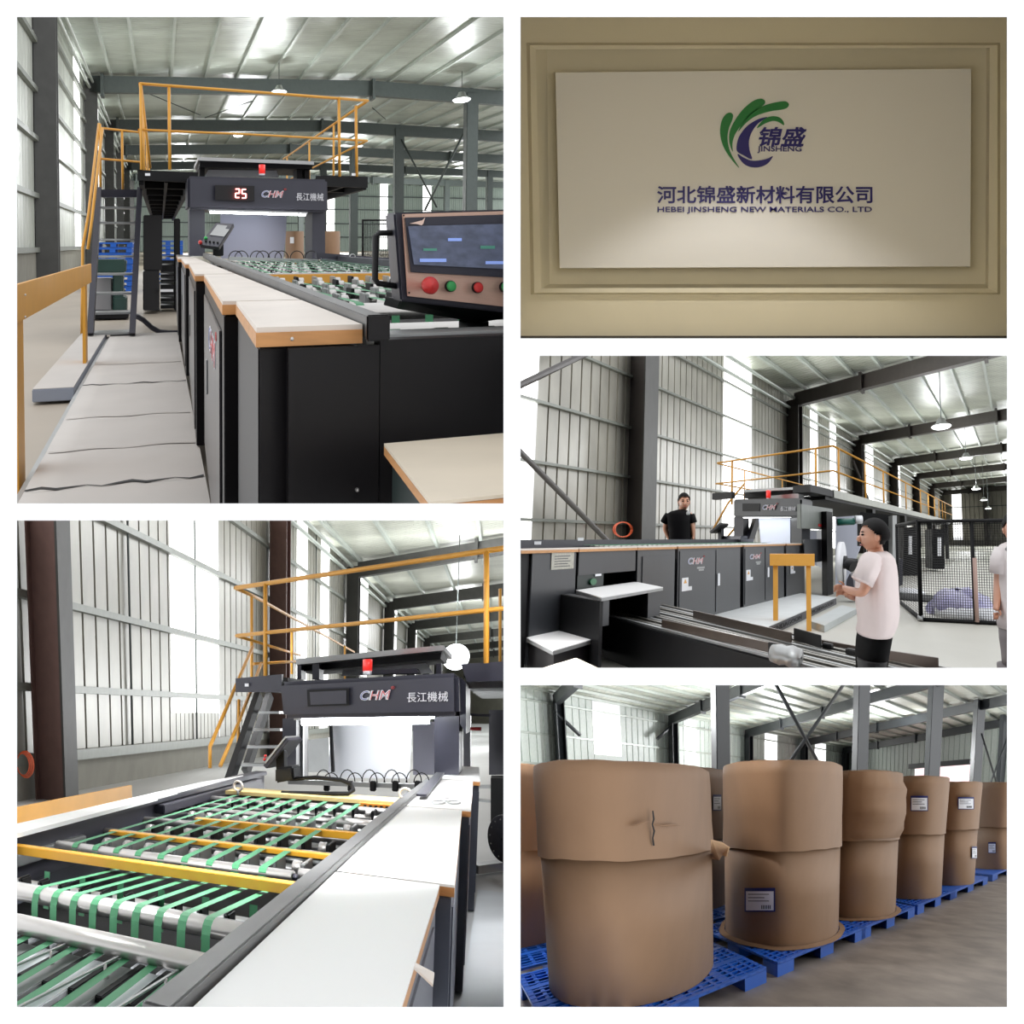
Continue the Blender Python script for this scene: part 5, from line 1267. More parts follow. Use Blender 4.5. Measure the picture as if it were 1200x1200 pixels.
# ---- stepped blocks with white tops, outfeed conveyor
t = Thing(h, 'outfeed_block', 'black stepped block with a white top in front of the recess', 'machine')
zt = .955; P = [h.at(u, v, z=zt) for u, v in ((675, 691.5), (745, 681.6), (777, 688), (705, 700))]
mb = MB(); mb.prism([p - V(0, 0, .012) for p in P], (0, 0, .012)); wt = t.add('white_top', mb, m_white, label='white top sheet')
mb = MB(); mb.prism([p - V(0, 0, .045) for p in P], (0, 0, .03)); t.add('edge_frame', mb, m_grey, wt)
xa, xb, ya, yb_ = xs_+.01, P[2].x-.04, P[3].y+.02, P[2].y-.02
mb = MB(); mb.box(xa, ya-.02, .0, P[3].x-.03, ya+.02, .91); t.add('body', mb, m_blackin)
q = h.at(716, 700, x=P[3].x)
mb = MB(); mb.box(xa, ya, .62, P[3].x-.03, q.y, .91); t.add('jamb', mb, m_cabC)
q2 = h.at(765, 693, x=P[2].x); mb = MB(); mb.box(xa, q2.y-.05, .55, P[2].x-.03, yb_, .91); t.add('jamb', mb, m_cabC)
mb = MB(); mb.box(xa, ya, .55, xa+.05, yb_, .9); t.add('recess_back', mb, m_blackin)
t.done()
t = Thing(h, 'low_block', 'lower black block with a white top left of the outfeed conveyor', 'machine')
zt2 = .46; P2 = [h.at(u, v, z=zt2) for u, v in ((617, 747), (669, 735), (701, 747), (648, 762))]
mb = MB(); mb.prism([p - V(0, 0, .012) for p in P2], (0, 0, .012)); wt = t.add('white_top', mb, m_white, label='white top sheet')
mb = MB(); mb.prism([p - V(0, 0, .05) for p in P2], (0, 0, .035)); t.add('edge_frame', mb, m_grey, wt)
mb = MB(); mb.prism([V(p.x - (.04 if i > 1 else 0), p.y + (.03 if i in (0, 3) else -.03), 0) for i, p in enumerate(P2)], (0, 0, zt2-.05)); t.add('body', mb, m_black); t.done()
t = Thing(h, 'low_table', 'cream topped corner at the bottom left below the low block', 'table')
P3_ = [h.at(u, v, z=.46) for u, v in ((631, 784), (675, 771), (704, 784), (664, 799))]
mb = MB(); mb.prism([p - V(0, 0, .03) for p in P3_], (0, 0, .03)); t.add('tabletop', mb, MATS['cream laminate']); 
mb = MB(); mb.prism([V(p.x*.99 - .03, p.y*.99, 0) for p in P3_], (0, 0, .43)); t.add('body', mb, m_black); t.done()
zc = .56
t = Thing(h, 'outfeed_conveyor', 'long low black conveyor with steel strips and side guides running to the lower right', 'conveyor')
A0, A1, B0, B1 = [h.at(u, v, z=zc) for u, v in ((706, 721), (950, 784), (780, 709), (1125, 786))]
dn = lambda p, z: V(p.x, p.y, z)
mb = MB(); mb.hexa([dn(A0, 0), dn(A1, 0), dn(B1, 0), dn(B0, 0), dn(A0, zc-.02), dn(A1, zc-.02), dn(B1, zc-.02), dn(B0, zc-.02)]); t.add('side_body', mb, m_blackin)
L = lambda s, w: A0*(1-s)*(1-w) + A1*s*(1-w) + B0*(1-s)*w + B1*s*w
m_strip = M('scuffed steel strip', srgb(150, 146, 138), .3, .7, var=.15, scale=12)
for i in range(11):
    w = i/11
    mb = MB(); a, b_, c_, d_ = L(0, w+.01), L(1.02, w+.01), L(1.02, w+.055), L(0, w+.055)
    mb.prism([a, b_, c_, d_], (0, 0, .012 if i % 2 else .02)); t.add('steel_strip', mb, m_strip if i % 3 else m_grey)
m_guide = M('bronze steel guide', srgb(116, 102, 92), .35, .5, var=.1, scale=3)
for (s0, s1, w, hh) in ((.28, .98, .16, .0), (.28, .90, .97, 0)):
    pass
def guide(pts, z, hh, m=m_guide, nm='side_guide'):
    P = [h.at(u, v, z=z) for u, v in pts]; mb = MB()
    mb.hexa([P[0], P[1], P[1] + V(.0, .02, 0), P[0] + V(0, .02, 0), P[0] + V(0, 0, hh), P[1] + V(0, 0, hh), P[1] + V(0, .02, hh), P[0] + V(0, .02, hh)], .003); t.add(nm, mb, m)
guide([(812, 724.5), (927, 753.5)], zc+.02, .10); guide([(775, 735), (905, 766)], zc+.02, .09)
guide([(930, 750), (962, 760)], zc+.02, .12, m_blackin, 'black_plate'); guide([(900, 769), (935, 776)], zc+.02, .12, m_blackin, 'black_plate')
guide([(962, 756), (1010, 765)], zc+.0, .05); guide([(1008, 771), (1100, 786)], zc, .10)
q = h.at(921, 768, z=zc+.08); mb = MB(); mb.lathe([(.01, -.14), (.07, -.13), (.085, -.05), (.075, 0), (.09, .05), (.07, .13), (.01, .14)], q, (1, .1, 0), 20); t.add('motor', mb, m_grey)
for (u, v) in ((970, 760), (998, 767), (915, 762)): mb = MB(); mb.box(*(lambda p: (p.x-.05, p.y-.03, p.z, p.x+.05, p.y+.03, p.z+.05))(h.at(u, v, z=zc+.01)), .008); t.add('clamp', mb, m_blackin)
t.done()
# walkway, step, yellow barrier
t = Thing(h, 'operator_walkway', 'low walkway with a white cover and dark side plate in front of the lettered cabinets', 'platform')
zw = .17; P = [h.at(u, v, z=zw) for u, v in ((836, 720), (938, 695), (980, 700), (898, 735))]
mb = MB(); mb.prism([p - V(0, 0, .012) for p in P], (0, 0, .012)); t.add('deck_cover', mb, M('white deck sheet', srgb(222, 226, 226), .55, var=.05, scale=3))
mb = MB(); mb.prism([dn(p, 0) for p in P], (0, 0, zw-.015)); sd = t.add('side_plate', mb, m_anthra)
f0, f1 = dn(P[3], 0), dn(P[2], 0); dd = (f1-f0); out = V(dd.y, -dd.x, 0)
mb = MB(); lettering(mb, 'MCNDAGOON', f0 + dd*.55 + V(0,0,.04) + out.normalized()*.002, f0 + dd*.93 + V(0,0,.04) + out.normalized()*.002, f0 + dd*.55 + V(0,0,.12) + out.normalized()*.002, out, .004); t.add('lettering', mb, m_blackin, sd)
mb = MB(); lettering(mb, 'MCNDAGOON', f0 + dd*.02 + V(0,0,.04) + out.normalized()*.002, f0 + dd*.4 + V(0,0,.04) + out.normalized()*.002, f0 + dd*.02 + V(0,0,.12) + out.normalized()*.002, out, .004); t.add('lettering', mb, m_blackin, sd)
t.done()
t = Thing(h, 'low_step', 'small pale grey step box on the floor beside the man in white', 'step')
zs = .12; P = [h.at(u, v, z=zs) for u, v in ((950, 728), (986, 709), (1004, 713), (966, 733))]
mb = MB(); mb.prism([dn(p, 0) for p in P], (0, 0, zs), .004); t.add('body', mb, M('pale step', srgb(196, 202, 202), .5, var=.04)); t.done()
t = Thing(h, 'safety_barrier', 'yellow portal shaped guard barrier standing before the lettered cabinets', 'barrier')
pa, pb = h.at(909, 738, z=0), h.at(948, 739, z=0)
ztp = h.at(909, 651, y=pa.y).z
dd = (pb-pa); dn_ = dd.normalized(); pr_ = V(dn_.y, -dn_.x, 0)
for p in (pa, pb): mb = MB(); mb.beam(p, p + V(0, 0, ztp-.02), .085, .08, up=pr_); t.add('post', mb, m_yel)
a, b_ = pa - dn_*.10 + V(0, 0, ztp-.08) + pr_*.05, pb + dn_*.11 + V(0, 0, ztp-.08) + pr_*.05
mb = MB(); mb.beam(a, b_, .02, .2, bev=.003); t.add('top_board', mb, m_yel)
mb = MB(); mb.beam(a + V(0,0,.1) - pr_*.06, b_ + V(0,0,.1) - pr_*.06, .13, .02); t.add('top_flange', mb, m_yel)
t.done()
# mesh fence and pile
t = Thing(h, 'mesh_fence', 'black wire mesh fence with floor frame at the right behind the men', 'fence')
fa, fb, fc = h.at(1053, 706, z=0), h.at(1079, 728, z=0), h.at(1195, 734, z=0)
zf = h.at(1079, 611, y=fb.y).z
def fpanel(p, q, n):
    for a, b_ in ((p, p + V(0,0,zf)), (q, q + V(0,0,zf)), (p + V(0,0,.04), q + V(0,0,.04)), (p + V(0,0,zf), q + V(0,0,zf))): mb = MB(); mb.tube([a, b_], .04, 6); t.add('frame_bar', mb, m_blackin)
    mb = MB()
    for k in range(1, n): r_ = p + (q-p)*(k/n); mb.tube([r_, r_ + V(0,0,zf)], .0055, 3, False)
    for k in range(1, 40): z = V(0, 0, zf*k/40); mb.tube([p + z, q + z], .0045, 3, False)
    t.add('wire_mesh', mb, m_blackin)
fpanel(fa, fb, 16); fpanel(fb, fc, 40)
for u in (1145,):
    p = fb + (fc-fb)*((1145-1079)/(1195-1079)); mb = MB(); mb.tube([p, p + V(0,0,zf)], .04, 6); t.add('frame_bar', mb, m_blackin)
    mb = MB(); mb.tube([p + V(.03,-.03,.05), p + V(.03,-.03,1.25)], .04, 6); t.add('tape', mb, M('pale pink tape', srgb(190, 160, 150), .6, var=0))
mb = MB(); p = fb; mb.cyl(p - V(.05,0,-.06), p + V(.05,0,.06), .06, 14); t.add('caster', mb, m_grey)
t.done()
mb = MB(); cpt = h.at(1122, 722, z=0) + V(.05, .2, 0)
mb.ball(cpt, (.68, .5, .56), 24, 12)
random.seed(3)
for v in mb.bm.verts: v.co += Vector((random.uniform(-.07, .07), random.uniform(-.07, .07), random.uniform(-.05, .05))); v.co.z = max(0, v.co.z)
solo(h, 'wrapped_waste_pile', mb, M('lilac plastic wrap', srgb(176, 172, 214), .3, var=.12, scale=5), 'heap of lilac wrapping film on the floor behind the wire fence', 'pile')
mb = MB(); p = h.at(1140, 735, z=0) + V(-.2, 1.0, 0); mb.ball(p, (.7, .5, .3), 14, 8)
for v in mb.bm.verts: v.co.z = max(0, v.co.z)
solo(h, 'white_plastic_bag', mb, m_paper, 'white plastic sheet lying against the lilac heap', 'bag')
mb = MB(); p = h.at(1090, 715, z=0) + V(-.6, 1.5, 0); mb.ball(p, (1.3, .5, .12), 14, 8); solo(h, 'dark_net', mb, m_blackin, 'dark net lying flat on the floor behind the fence', 'net')
mb = MB(); p = deep(h, 1064, 705, 10.5); mb.ball(V(p.x, p.y, .08), (.5, .35, .12), 12, 6); solo(h, 'paper_scrap', mb, m_paper, 'crumpled white paper on the floor at the fence corner', 'paper')
# orange hose on wall behind man
t = Thing(h, 'orange_cable_coil', 'orange cable hung on the wall beside the dark column', 'cable')
for k in range(2):
    c = h.at(738, 621, x=XW+.4) + V(.3, -.55, 0); mb = MB(); mb.tube([c + V(0, .4*math.cos(a)*(1+.2*k), .32*math.sin(a)) for a in [2*math.pi*j/16 for j in range(17)]], .03, 5, False); t.add('cable_loop', mb, m_org)
t.done()

# ---- people
m_skin = M('skin', srgb(206, 150, 122), .5, var=.03)
m_hair = M('black hair', srgb(14, 12, 12), .8, var=.2, scale=30, spec=.1)
def ring_loft(mb, rows):
    """rows of (centre, right half vector, depth half vector)"""
    n = 24; R = []
    for c, a, b_ in rows: R.append([mb.bm.verts.new(c + a*(abs(math.cos(t))**.85*(1 if math.cos(t) > 0 else -1)) + b_*math.sin(t)) for t in [2*math.pi*k/n for k in range(n)]])
    for A, B in zip(R, R[1:]):
        for k in range(n): mb.bm.faces.new([A[k], A[(k+1) % n], B[(k+1) % n], B[k]]).smooth = True
    mb.bm.faces.new(R[0][::-1]); mb.bm.faces.new(R[-1]); return mb
def skin_body(joints, edges):
    """one continuous surface grown round a skeleton: joints name -> (point, radius)"""
    me = bpy.data.meshes.new('body'); names = list(joints); idx = {n: i for i, n in enumerate(names)}
    me.from_pydata([joints[n][0] for n in names], [(idx[a], idx[b]) for a, b in edges], [])
    o = bpy.data.objects.new('body', me); col.objects.link(o)
    o.modifiers.new('skin', 'SKIN'); sub = o.modifiers.new('sub', 'SUBSURF'); sub.levels = 2
    for i, n in enumerate(names):
        r = joints[n][1]; me.skin_vertices[0].data[i].radius = (r, r) if not isinstance(r, tuple) else r
    me.skin_vertices[0].data[0].use_root = True
    bpy.context.view_layer.update()
    ev = o.evaluated_get(bpy.context.evaluated_depsgraph_get()).to_mesh()
    mb = MB(); mb.bm.from_mesh(ev)
    for f in mb.bm.faces: f.smooth = True
    bpy.data.objects.remove(o); return mb
def oball(mb, c, ex, ey, ez, seg=20, rings=14, keep=None, shape=None):
    g = bmesh.ops.create_uvsphere(mb.bm, u_segments=seg, v_segments=rings, radius=1.0); dead = []
    fs = {f for v in g['verts'] for f in v.link_faces}
    if keep:
        for f in fs:
            m_ = f.calc_center_median()
            if not keep(m_): dead.append(f)
        bmesh.ops.delete(mb.bm, geom=dead, context='FACES')
    vs = [v for v in g['verts'] if v.is_valid]
    for v in vs:
        k = v.co.copy()
        if shape: k = shape(k)
        v.co = Vector(c) + Vector(ex)*k.x + Vector(ey)*k.y + Vector(ez)*k.z
        for f in v.link_faces: f.smooth = True
    return mb
def head_shape(k):                       # x forward, y side, z up
    if k.z < 0: k.y *= 1 - .28*k.z*k.z; k.x *= 1 - .08*k.z*k.z
    if k.x < 0 and k.z < -.3: k.x *= .75
    return k
def add_head(t, c, f, s_, size, hair_keep, glasses=False):
    up = V(0, 0, 1); f, s_ = Vector(f).normalized(), Vector(s_).normalized(); q = size
    mb = MB(); oball(mb, c, f*.098*q, s_*.077*q, up*.118*q, shape=head_shape); hd = t.add('head', mb, m_skin)
    mb = MB(); mb.prism([c + f*.092*q + up*.02*q, c + f*.092*q + s_*.014*q - up*.028*q, c + f*.125*q - up*.026*q, c + f*.092*q - s_*.014*q - up*.028*q], s_*.001); 
    oball(mb, c + f*.10*q - up*.018*q, f*.022*q, s_*.014*q, up*.024*q, 10, 8); t.add('nose', mb, m_skin, hd)
    for sg in (-1, 1):
        mb = MB(); oball(mb, c - f*.005*q + s_*sg*.078*q - up*.005*q, f*.02*q, s_*.010*q, up*.032*q, 10, 8); t.add('ear', mb, m_skin, hd)
        mb = MB(); oball(mb, c + f*.086*q + s_*sg*.032*q + up*.012*q, f*.012*q, s_*.015*q, up*.007*q, 10, 8); t.add('eye', mb, m_hair, hd)
        mb = MB(); oball(mb, c + f*.088*q + s_*sg*.033*q + up*.034*q, f*.010*q, s_*.022*q, up*.004*q, 10, 6); t.add('eyebrow', mb, m_hair, hd)
    mb = MB(); oball(mb, c + f*.090*q - up*.062*q, f*.010*q, s_*.025*q, up*.007*q, 10, 8); t.add('mouth', mb, M('lips', srgb(160, 90, 84), .5, var=0), hd)
    mb = MB(); oball(mb, c - f*.006*q + up*.010*q, f*.112*q, s_*.088*q, up*.128*q, 56, 44, keep=hair_keep, shape=head_shape); t.add('hair', mb, m_hair)
RT = V(h.a[0], h.b[0], h.c[0]); DP = V(h.a[1], h.b[1], 0).normalized(); UP = V(0, 0, 1)
def loft_px(d, rows, dk):
    """rows: (v, left px, right px, half depth m)"""
    return [(deep(h, (a+b)/2, v, d), RT*((b-a)/2/h.fs*d), DP*dk_) for v, a, b, dk_ in rows]
hk = lambda m_: m_.z > .52 or (m_.z > .1 and m_.x < .55 and m_.z > m_.x*.9 - .05) or (m_.x < -.18 and m_.z > -.55) or (m_.x < .1 and m_.z > 0)
# man in the white T-shirt, facing left
d = 2.9; P = lambda u, v, dd=0: deep(h, u, v, d + dd)
t = Thing(h, 'person', 'man in a white T-shirt and black trousers facing left, hands held at his waist', 'person')
j = {'pelvis': (P(1025, 745), (.08, .12)), 'belly': (P(1028, 722), (.13, .15)), 'chest': (P(1027, 672), (.12, .16)), 'neck': (P(1027, 648), .06), 'skull': (P(1026, 634), .06),
     'l_sh': (P(1023, 660, -.17), .055), 'l_el': (P(1011, 696, -.2), .042), 'l_wr': (P(993, 691, -.14), .028), 'l_palm': (P(987.5, 688.5, -.10), (.022, .035)),
     'r_sh': (P(1030, 660, .17), .055), 'r_el': (P(1014, 702, .2), .042), 'r_wr': (P(997, 699, .05), .028), 'r_palm': (P(990, 694, .0), (.022, .035)),
     'l_hip': (P(1024, 760, -.08), .06), 'l_kn': (P(1022, 805, -.10), .055), 'l_an': (P(1025, 860, -.1), .045), 'l_toe': (P(1010, 867, -.1), .04),
     'r_hip': (P(1024, 760, .08), .06), 'r_kn': (P(1026, 805, .10), .055), 'r_an': (P(1030, 860, .1), .045), 'r_toe': (P(1015, 867, .1), .04)}
ed = [('pelvis','belly'),('belly','chest'),('chest','neck'),('neck','skull'),('chest','l_sh'),('l_sh','l_el'),('l_el','l_wr'),('l_wr','l_palm'),('chest','r_sh'),('r_sh','r_el'),('r_el','r_wr'),('r_wr','r_palm'),
      ('pelvis','l_hip'),('l_hip','l_kn'),('l_kn','l_an'),('l_an','l_toe'),('pelvis','r_hip'),('r_hip','r_kn'),('r_kn','r_an'),('r_an','r_toe')]
bm_ = skin_body(j, ed)
for (pu, pv, pd) in ((987.5, 688.5, -.10), (990, 694, 0)):      # five bent fingers each
    for i in range(4):
        a = P(pu - 1, pv - 2.2 + 1.6*i, pd + .01*i); mb_ = [a, a - RT*.028 + UP*.006, a - RT*.05 - UP*.004 + DP*.012, a - RT*.055 - UP*.018 + DP*.02]
        bm_.tube(mb_, [.0085, .0085, .0075, .006], 6)
    a = P(pu + 1.5, pv - 3, pd); bm_.tube([a, a - RT*.015 + UP*.02, a - RT*.035 + UP*.028], [.010, .009, .007], 6)
t.add('body', bm_, m_skin)
mb = MB(); ring_loft(mb, loft_px(d, [(646, 1020, 1039, .07), (649, 1013, 1043, .13), (654, 1009, 1046, .19), (662, 1006, 1048, .205), (675, 1004, 1050, .20), (690, 1003, 1051, .19), (705, 1003, 1052, .19), (718, 1005, 1052, .19), (730, 1006, 1050, .19), (739, 1004, 1046, .19), (742, 1005, 1044, .185)], 0)); ts = t.add('t_shirt', mb, M('white cotton', srgb(236, 222, 220), .8, var=.03, scale=4, bump=.2))
for sg, du in ((-1, 0), (1, 8)):
    mb = MB(); mb.tube([P(1022 + du, 657, .12*sg), P(1017 + du, 668, .20*sg), P(1010 + du, 682, .22*sg)], [.085, .082, .085], 16); t.add('sleeve', mb, MATS['white cotton'], ts)
mb = MB(); ring_loft(mb, loft_px(d, [(738, 1006, 1045, .17), (750, 1004, 1043, .17), (765, 1003, 1040, .17), (785, 1004, 1038, .16)], 0)); tr = t.add('trousers', mb, M('black trousers', srgb(12, 12, 13), .9, var=0, spec=.1))
for sg in (-1, 1):
    mb = MB(); mb.tube([P(1022, 772, .08*sg), P(1022, 805, .10*sg), P(1027, 858, .1*sg)], [.115, .09, .07], 16); t.add('trouser_leg', mb, m_blackin, tr)
    mb = MB(); oball(mb, P(1019, 865, .1*sg), RT*.13, DP*.05, UP*.05); t.add('shoe', mb, m_blackin)
c = P(1023.5, 628.5); add_head(t, c, -RT + DP*.12, DP, 1.07, hk)
t.done()
# man at the right edge
d = 3.1; P = lambda u, v, dd=0: deep(h, u, v, d + dd)
t = Thing(h, 'person', 'man in a pale polo shirt and grey trousers cut off by the right edge', 'person')
j = {'pelvis': (P(1194, 738), (.10, .08)), 'belly': (P(1194, 715), (.14, .10)), 'chest': (P(1194, 665), (.15, .11)), 'neck': (P(1193, 634), .05), 'skull': (P(1193, 618), .06),
     'l_sh': (P(1174, 643), .055), 'l_el': (P(1170.5, 682, .02), .042), 'l_wr': (P(1168, 708, -.02), .028), 'l_palm': (P(1167, 716, -.03), (.035, .022)),
     'r_sh': (P(1214, 643), .055), 'r_el': (P(1219, 682), .042), 'r_wr': (P(1220, 708), .028),
     'l_hip': (P(1186, 750), .05), 'l_kn': (P(1185, 800), .045), 'l_an': (P(1184, 850), .045), 'r_hip': (P(1202, 750), .05), 'r_kn': (P(1203, 800), .045), 'r_an': (P(1204, 850), .045)}
ed = [('pelvis','belly'),('belly','chest'),('chest','neck'),('neck','skull'),('chest','l_sh'),('l_sh','l_el'),('l_el','l_wr'),('l_wr','l_palm'),('chest','r_sh'),('r_sh','r_el'),('r_el','r_wr'),('pelvis','l_hip'),('l_hip','l_kn'),('l_kn','l_an'),('pelvis','r_hip'),('r_hip','r_kn'),('r_kn','r_an')]
bm_ = skin_body(j, ed)
for i in range(4): a = P(1165.3 + 1.3*i, 718, -.03); bm_.tube([a, a - UP*.03, a - UP*.055 + DP*.01], [.0085, .008, .006], 6)
a = P(1171, 715, -.05); bm_.tube([a, a - UP*.03 + RT*.01, a - UP*.045], [.010, .009, .007], 6)
t.add('body', bm_, m_skin)
mb = MB(); ring_loft(mb, loft_px(d, [(634, 1184, 1203, .07), (638, 1175, 1212, .11), (645, 1169, 1218, .13), (660, 1168.5, 1219, .14), (680, 1169, 1218, .14), (700, 1169, 1217, .14), (720, 1170, 1216, .14), (736, 1172, 1216, .14)], 0)); ts = t.add('polo_shirt', mb, M('pale polo cotton', srgb(228, 222, 222), .8, var=.03, scale=4))
mb = MB(); mb.tube([P(1175, 643), P(1171, 655), P(1170, 672)], [.06, .068, .066], 14); t.add('sleeve', mb, MATS['pale polo cotton'], ts)
mb = MB(); mb.tube([P(1186, 636, -.05), P(1180, 644, -.13)], [.02, .015], 8); t.add('collar', mb, m_grey, ts)
mb = MB(); ring_loft(mb, loft_px(d, [(733, 1173, 1215, .13), (750, 1174, 1214, .13), (765, 1176, 1212, .12), (786, 1178, 1210, .12)], 0)); t.add('trousers', mb, M('grey trousers', srgb(128, 122, 124), .7, var=.05))
for u in (1184, 1204): mb = MB(); mb.tube([P(u, 780), P(u, 805), P(u, 852)], [.1, .085, .07], 14); t.add('trouser_leg', mb, MATS['grey trousers']); mb = MB(); oball(mb, P(u, 858, -.05), RT*.05, DP*.13, UP*.04); t.add('shoe', mb, m_blackin)
add_head(t, P(1188, 620), -DP - RT*.35, RT, 1.08, hk); t.done()
# man in the black T-shirt standing behind the bed
d = 8.7; K = 1.72; P = lambda u, v, dd=0: deep(h, u, v, d + dd*K)
t = Thing(h, 'person', 'man in a black T-shirt with a small chest emblem standing behind the conveyor bed', 'person')
j = {'pelvis': (P(796, 645), (.15*K, .11*K)), 'belly': (P(796, 632), (.13*K, .1*K)), 'chest': (P(797, 612), (.15*K, .1*K)), 'neck': (P(799, 599), .05*K), 'skull': (P(801, 590), .06*K),
     'l_sh': (P(809, 604), .055*K), 'l_el': (P(812, 619), .04*K), 'l_wr': (P(812.5, 630), .027*K), 'l_palm': (P(812, 633.5, -.02), (.03*K, .02*K)),
     'r_sh': (P(783, 604), .055*K), 'r_el': (P(779.5, 620), .04*K), 'r_wr': (P(784, 631), .027*K), 'r_palm': (P(786, 634), (.03*K, .02*K)),
     'l_hip': (P(801, 648), .09*K), 'l_kn': (P(801, 672), .06*K), 'l_an': (P(801, 697), .045*K), 'r_hip': (P(791, 648), .09*K), 'r_kn': (P(791, 672), .06*K), 'r_an': (P(791, 697), .045*K)}
ed = [('pelvis','belly'),('belly','chest'),('chest','neck'),('neck','skull'),('chest','l_sh'),('l_sh','l_el'),('l_el','l_wr'),('l_wr','l_palm'),('chest','r_sh'),('r_sh','r_el'),('r_el','r_wr'),('r_wr','r_palm'),('pelvis','l_hip'),('l_hip','l_kn'),('l_kn','l_an'),('pelvis','r_hip'),('r_hip','r_kn'),('r_kn','r_an')]
bm_ = skin_body(j, ed)
for (pu, pv) in ((812, 634), (786, 634.5)):
    for i in range(5): a = P(pu - 1.4 + .75*i, pv, -.02); bm_.tube([a, a - UP*.05 - DP*.01, a - UP*.08 + DP*.02], [.012, .011, .009], 6)
t.add('body', bm_, m_skin)
mb = MB(); ring_loft(mb, loft_px(d, [(597.5, 794, 804, .07*K), (599.5, 786, 808, .1*K), (603, 781, 811.5, .13*K), (612, 782, 811, .14*K), (622, 784, 810, .14*K), (636, 784, 810, .14*K), (645, 784, 810, .14*K)], 0)); ts = t.add('t_shirt', mb, M('black cotton', srgb(13, 12, 14), .9, var=.05, spec=.1))
for a, b_ in ((784, 778.5), (809, 812)): mb = MB(); mb.tube([P(a, 603), P((a+b_)/2, 608), P(b_, 613)], [.055*K, .062*K, .06*K], 14); t.add('sleeve', mb, MATS['black cotton'], ts)
mb = MB(); oball(mb, P(806.5, 601.5, -.14), RT*.05, DP*.01, UP*.05, 12, 8); t.add('chest_emblem', mb, m_grey, ts)
mb = MB(); ring_loft(mb, loft_px(d, [(643, 785, 808, .13*K), (655, 786, 807, .12*K)], 0)); t.add('trousers', mb, m_blackin)
for u in (791, 801): mb = MB(); mb.tube([P(u, 652), P(u, 672), P(u, 697)], [.1*K, .08*K, .07*K], 12); t.add('trouser_leg', mb, m_blackin)
add_head(t, P(801.5, 588.5), -DP + RT*.45 - UP*.1, RT, K*.98, hk); t.done()
mb = MB(); q = P(796, 700); mb.box(q.x-1.2, q.y-1.5, 0, q.x+.5, q.y+1.5, max(.1, q.z)); solo(h, 'far_walkway', mb, m_grey, 'grey walkway behind the bed under the man in black', 'platform')
for (x, y, z, w) in ((-9, 12, 8, 450), (-6, 24, 8, 900), (-6, 38, 8, 1300), (-5, 55, 8, 2400), (0, 75, 8, 6000), (0, 88, 6, 6000)): bay_and_fill_light(h, x, y, z, w, 1.0)  # fill points added near the pendants and at the far end
# ================================================================== wrapped rolls on blue pallets (lower right opening)
HE = Hall(428, 895, 991, 1360, 945, 1.62, (610, 803, 1180, 1180))
h = HE
m_sheetE = M('white green wall sheet', srgb(206, 214, 208), 0.5, 0.05, var=0.06)
m_roofE = M('pale roof sheet', srgb(222, 226, 214), 0.4, 0.1, var=0.1, scale=0.35)
m_floorE = M('stained concrete', srgb(132, 122, 112), 0.55, var=0.3, scale=3.2, stretch=(1, .24, 1))
m_colE = M('blue grey steel', srgb(50, 54, 58), 0.5, var=0.05)
def roofE(x): return 13.1 + (x + 43.5) * 0.035
mb = MB(); mb.face([(-44, -6, 0), (20, -6, 0), (20, 64, 0), (-44, 64, 0)]); S(h, 'floor', mb, m_floorE)
mb = MB(); mb.sheet([[V(x, y, roofE(x) + .3 + o) for y, o in ribs(-4, 64, .4, .08)] for x in (-44, 16)], False); S(h, 'ceiling', mb, m_roofE)
XE = -43.8; ey = lambda u: h.at(u, 870, x=XE)[1]
gE = [(ey(696), ey(728), 9.7), (ey(802), ey(816), 9.6), (ey(834), ey(841), 9), (ey(896), ey(911), 9), (ey(955), ey(968), 9)]
mb = MB(); last = 2
for (a, b, z0) in gE + [(63.4, 63.4, 0)]:
    mb.sheet([[V(XE - o, min(y, a), z) for y, o in ribs(last, a, .7, .07)] for z in (0, 13.6)], False)
    if z0: mb.box(XE-.1, a, 0, XE, b, z0 - 2.2)
    last = b
S(h, 'wall_left', mb, m_sheetE)
for n, (a, b, z0) in enumerate(gE): mb = MB(); mb.box(XE - .2, a, z0-2.2, XE - .1, b, 12.4); S(h, 'window_%d' % (n+41), mb, m_sky)
for z in (3, 6, 9, 12.2): mb = MB(); mb.box(XE+.02, 2, z-.1, XE+.2, 63, z+.1); S(h, 'trim_3', mb, m_purlin)
YE = 63.4
xa, xb = h.at(1072, 901, y=YE).x, h.at(1140, 901, y=YE).x; zd = h.at(1072, 901, y=YE).z
mb = MB(); mb.sheet([[V(min(x, xa), YE + o, z) for x, o in ribs(-43.8, xa, .8, .08)] for z in (0, 15)], False)
mb.sheet([[V(min(x, 16), YE + o, z) for x, o in ribs(xb, 16, .8, .08)] for z in (0, 15)], False)
mb.sheet([[V(min(x, xb), YE + o, z) for x, o in ribs(xa, xb, .8, .08)] for z in (zd, 15)], False)
mb.box(-14, YE-.6, 0, 16, YE-.3, 1.8)
S(h, 'wall_back', mb, m_sheetE)
mb = MB(); mb.box(xa, YE+.2, 0, xb, YE+.3, zd); S(h, 'window_51', mb, M('pink daylight sheet', (1, .8, .8), .5, var=0, emit=((1, .72, .74), 1.1)))
mb = MB(); mb.box(xa-.8, YE-.8, zd, xb+.5, YE-.2, zd+.8); S(h, 'door_trim', mb, m_colE)
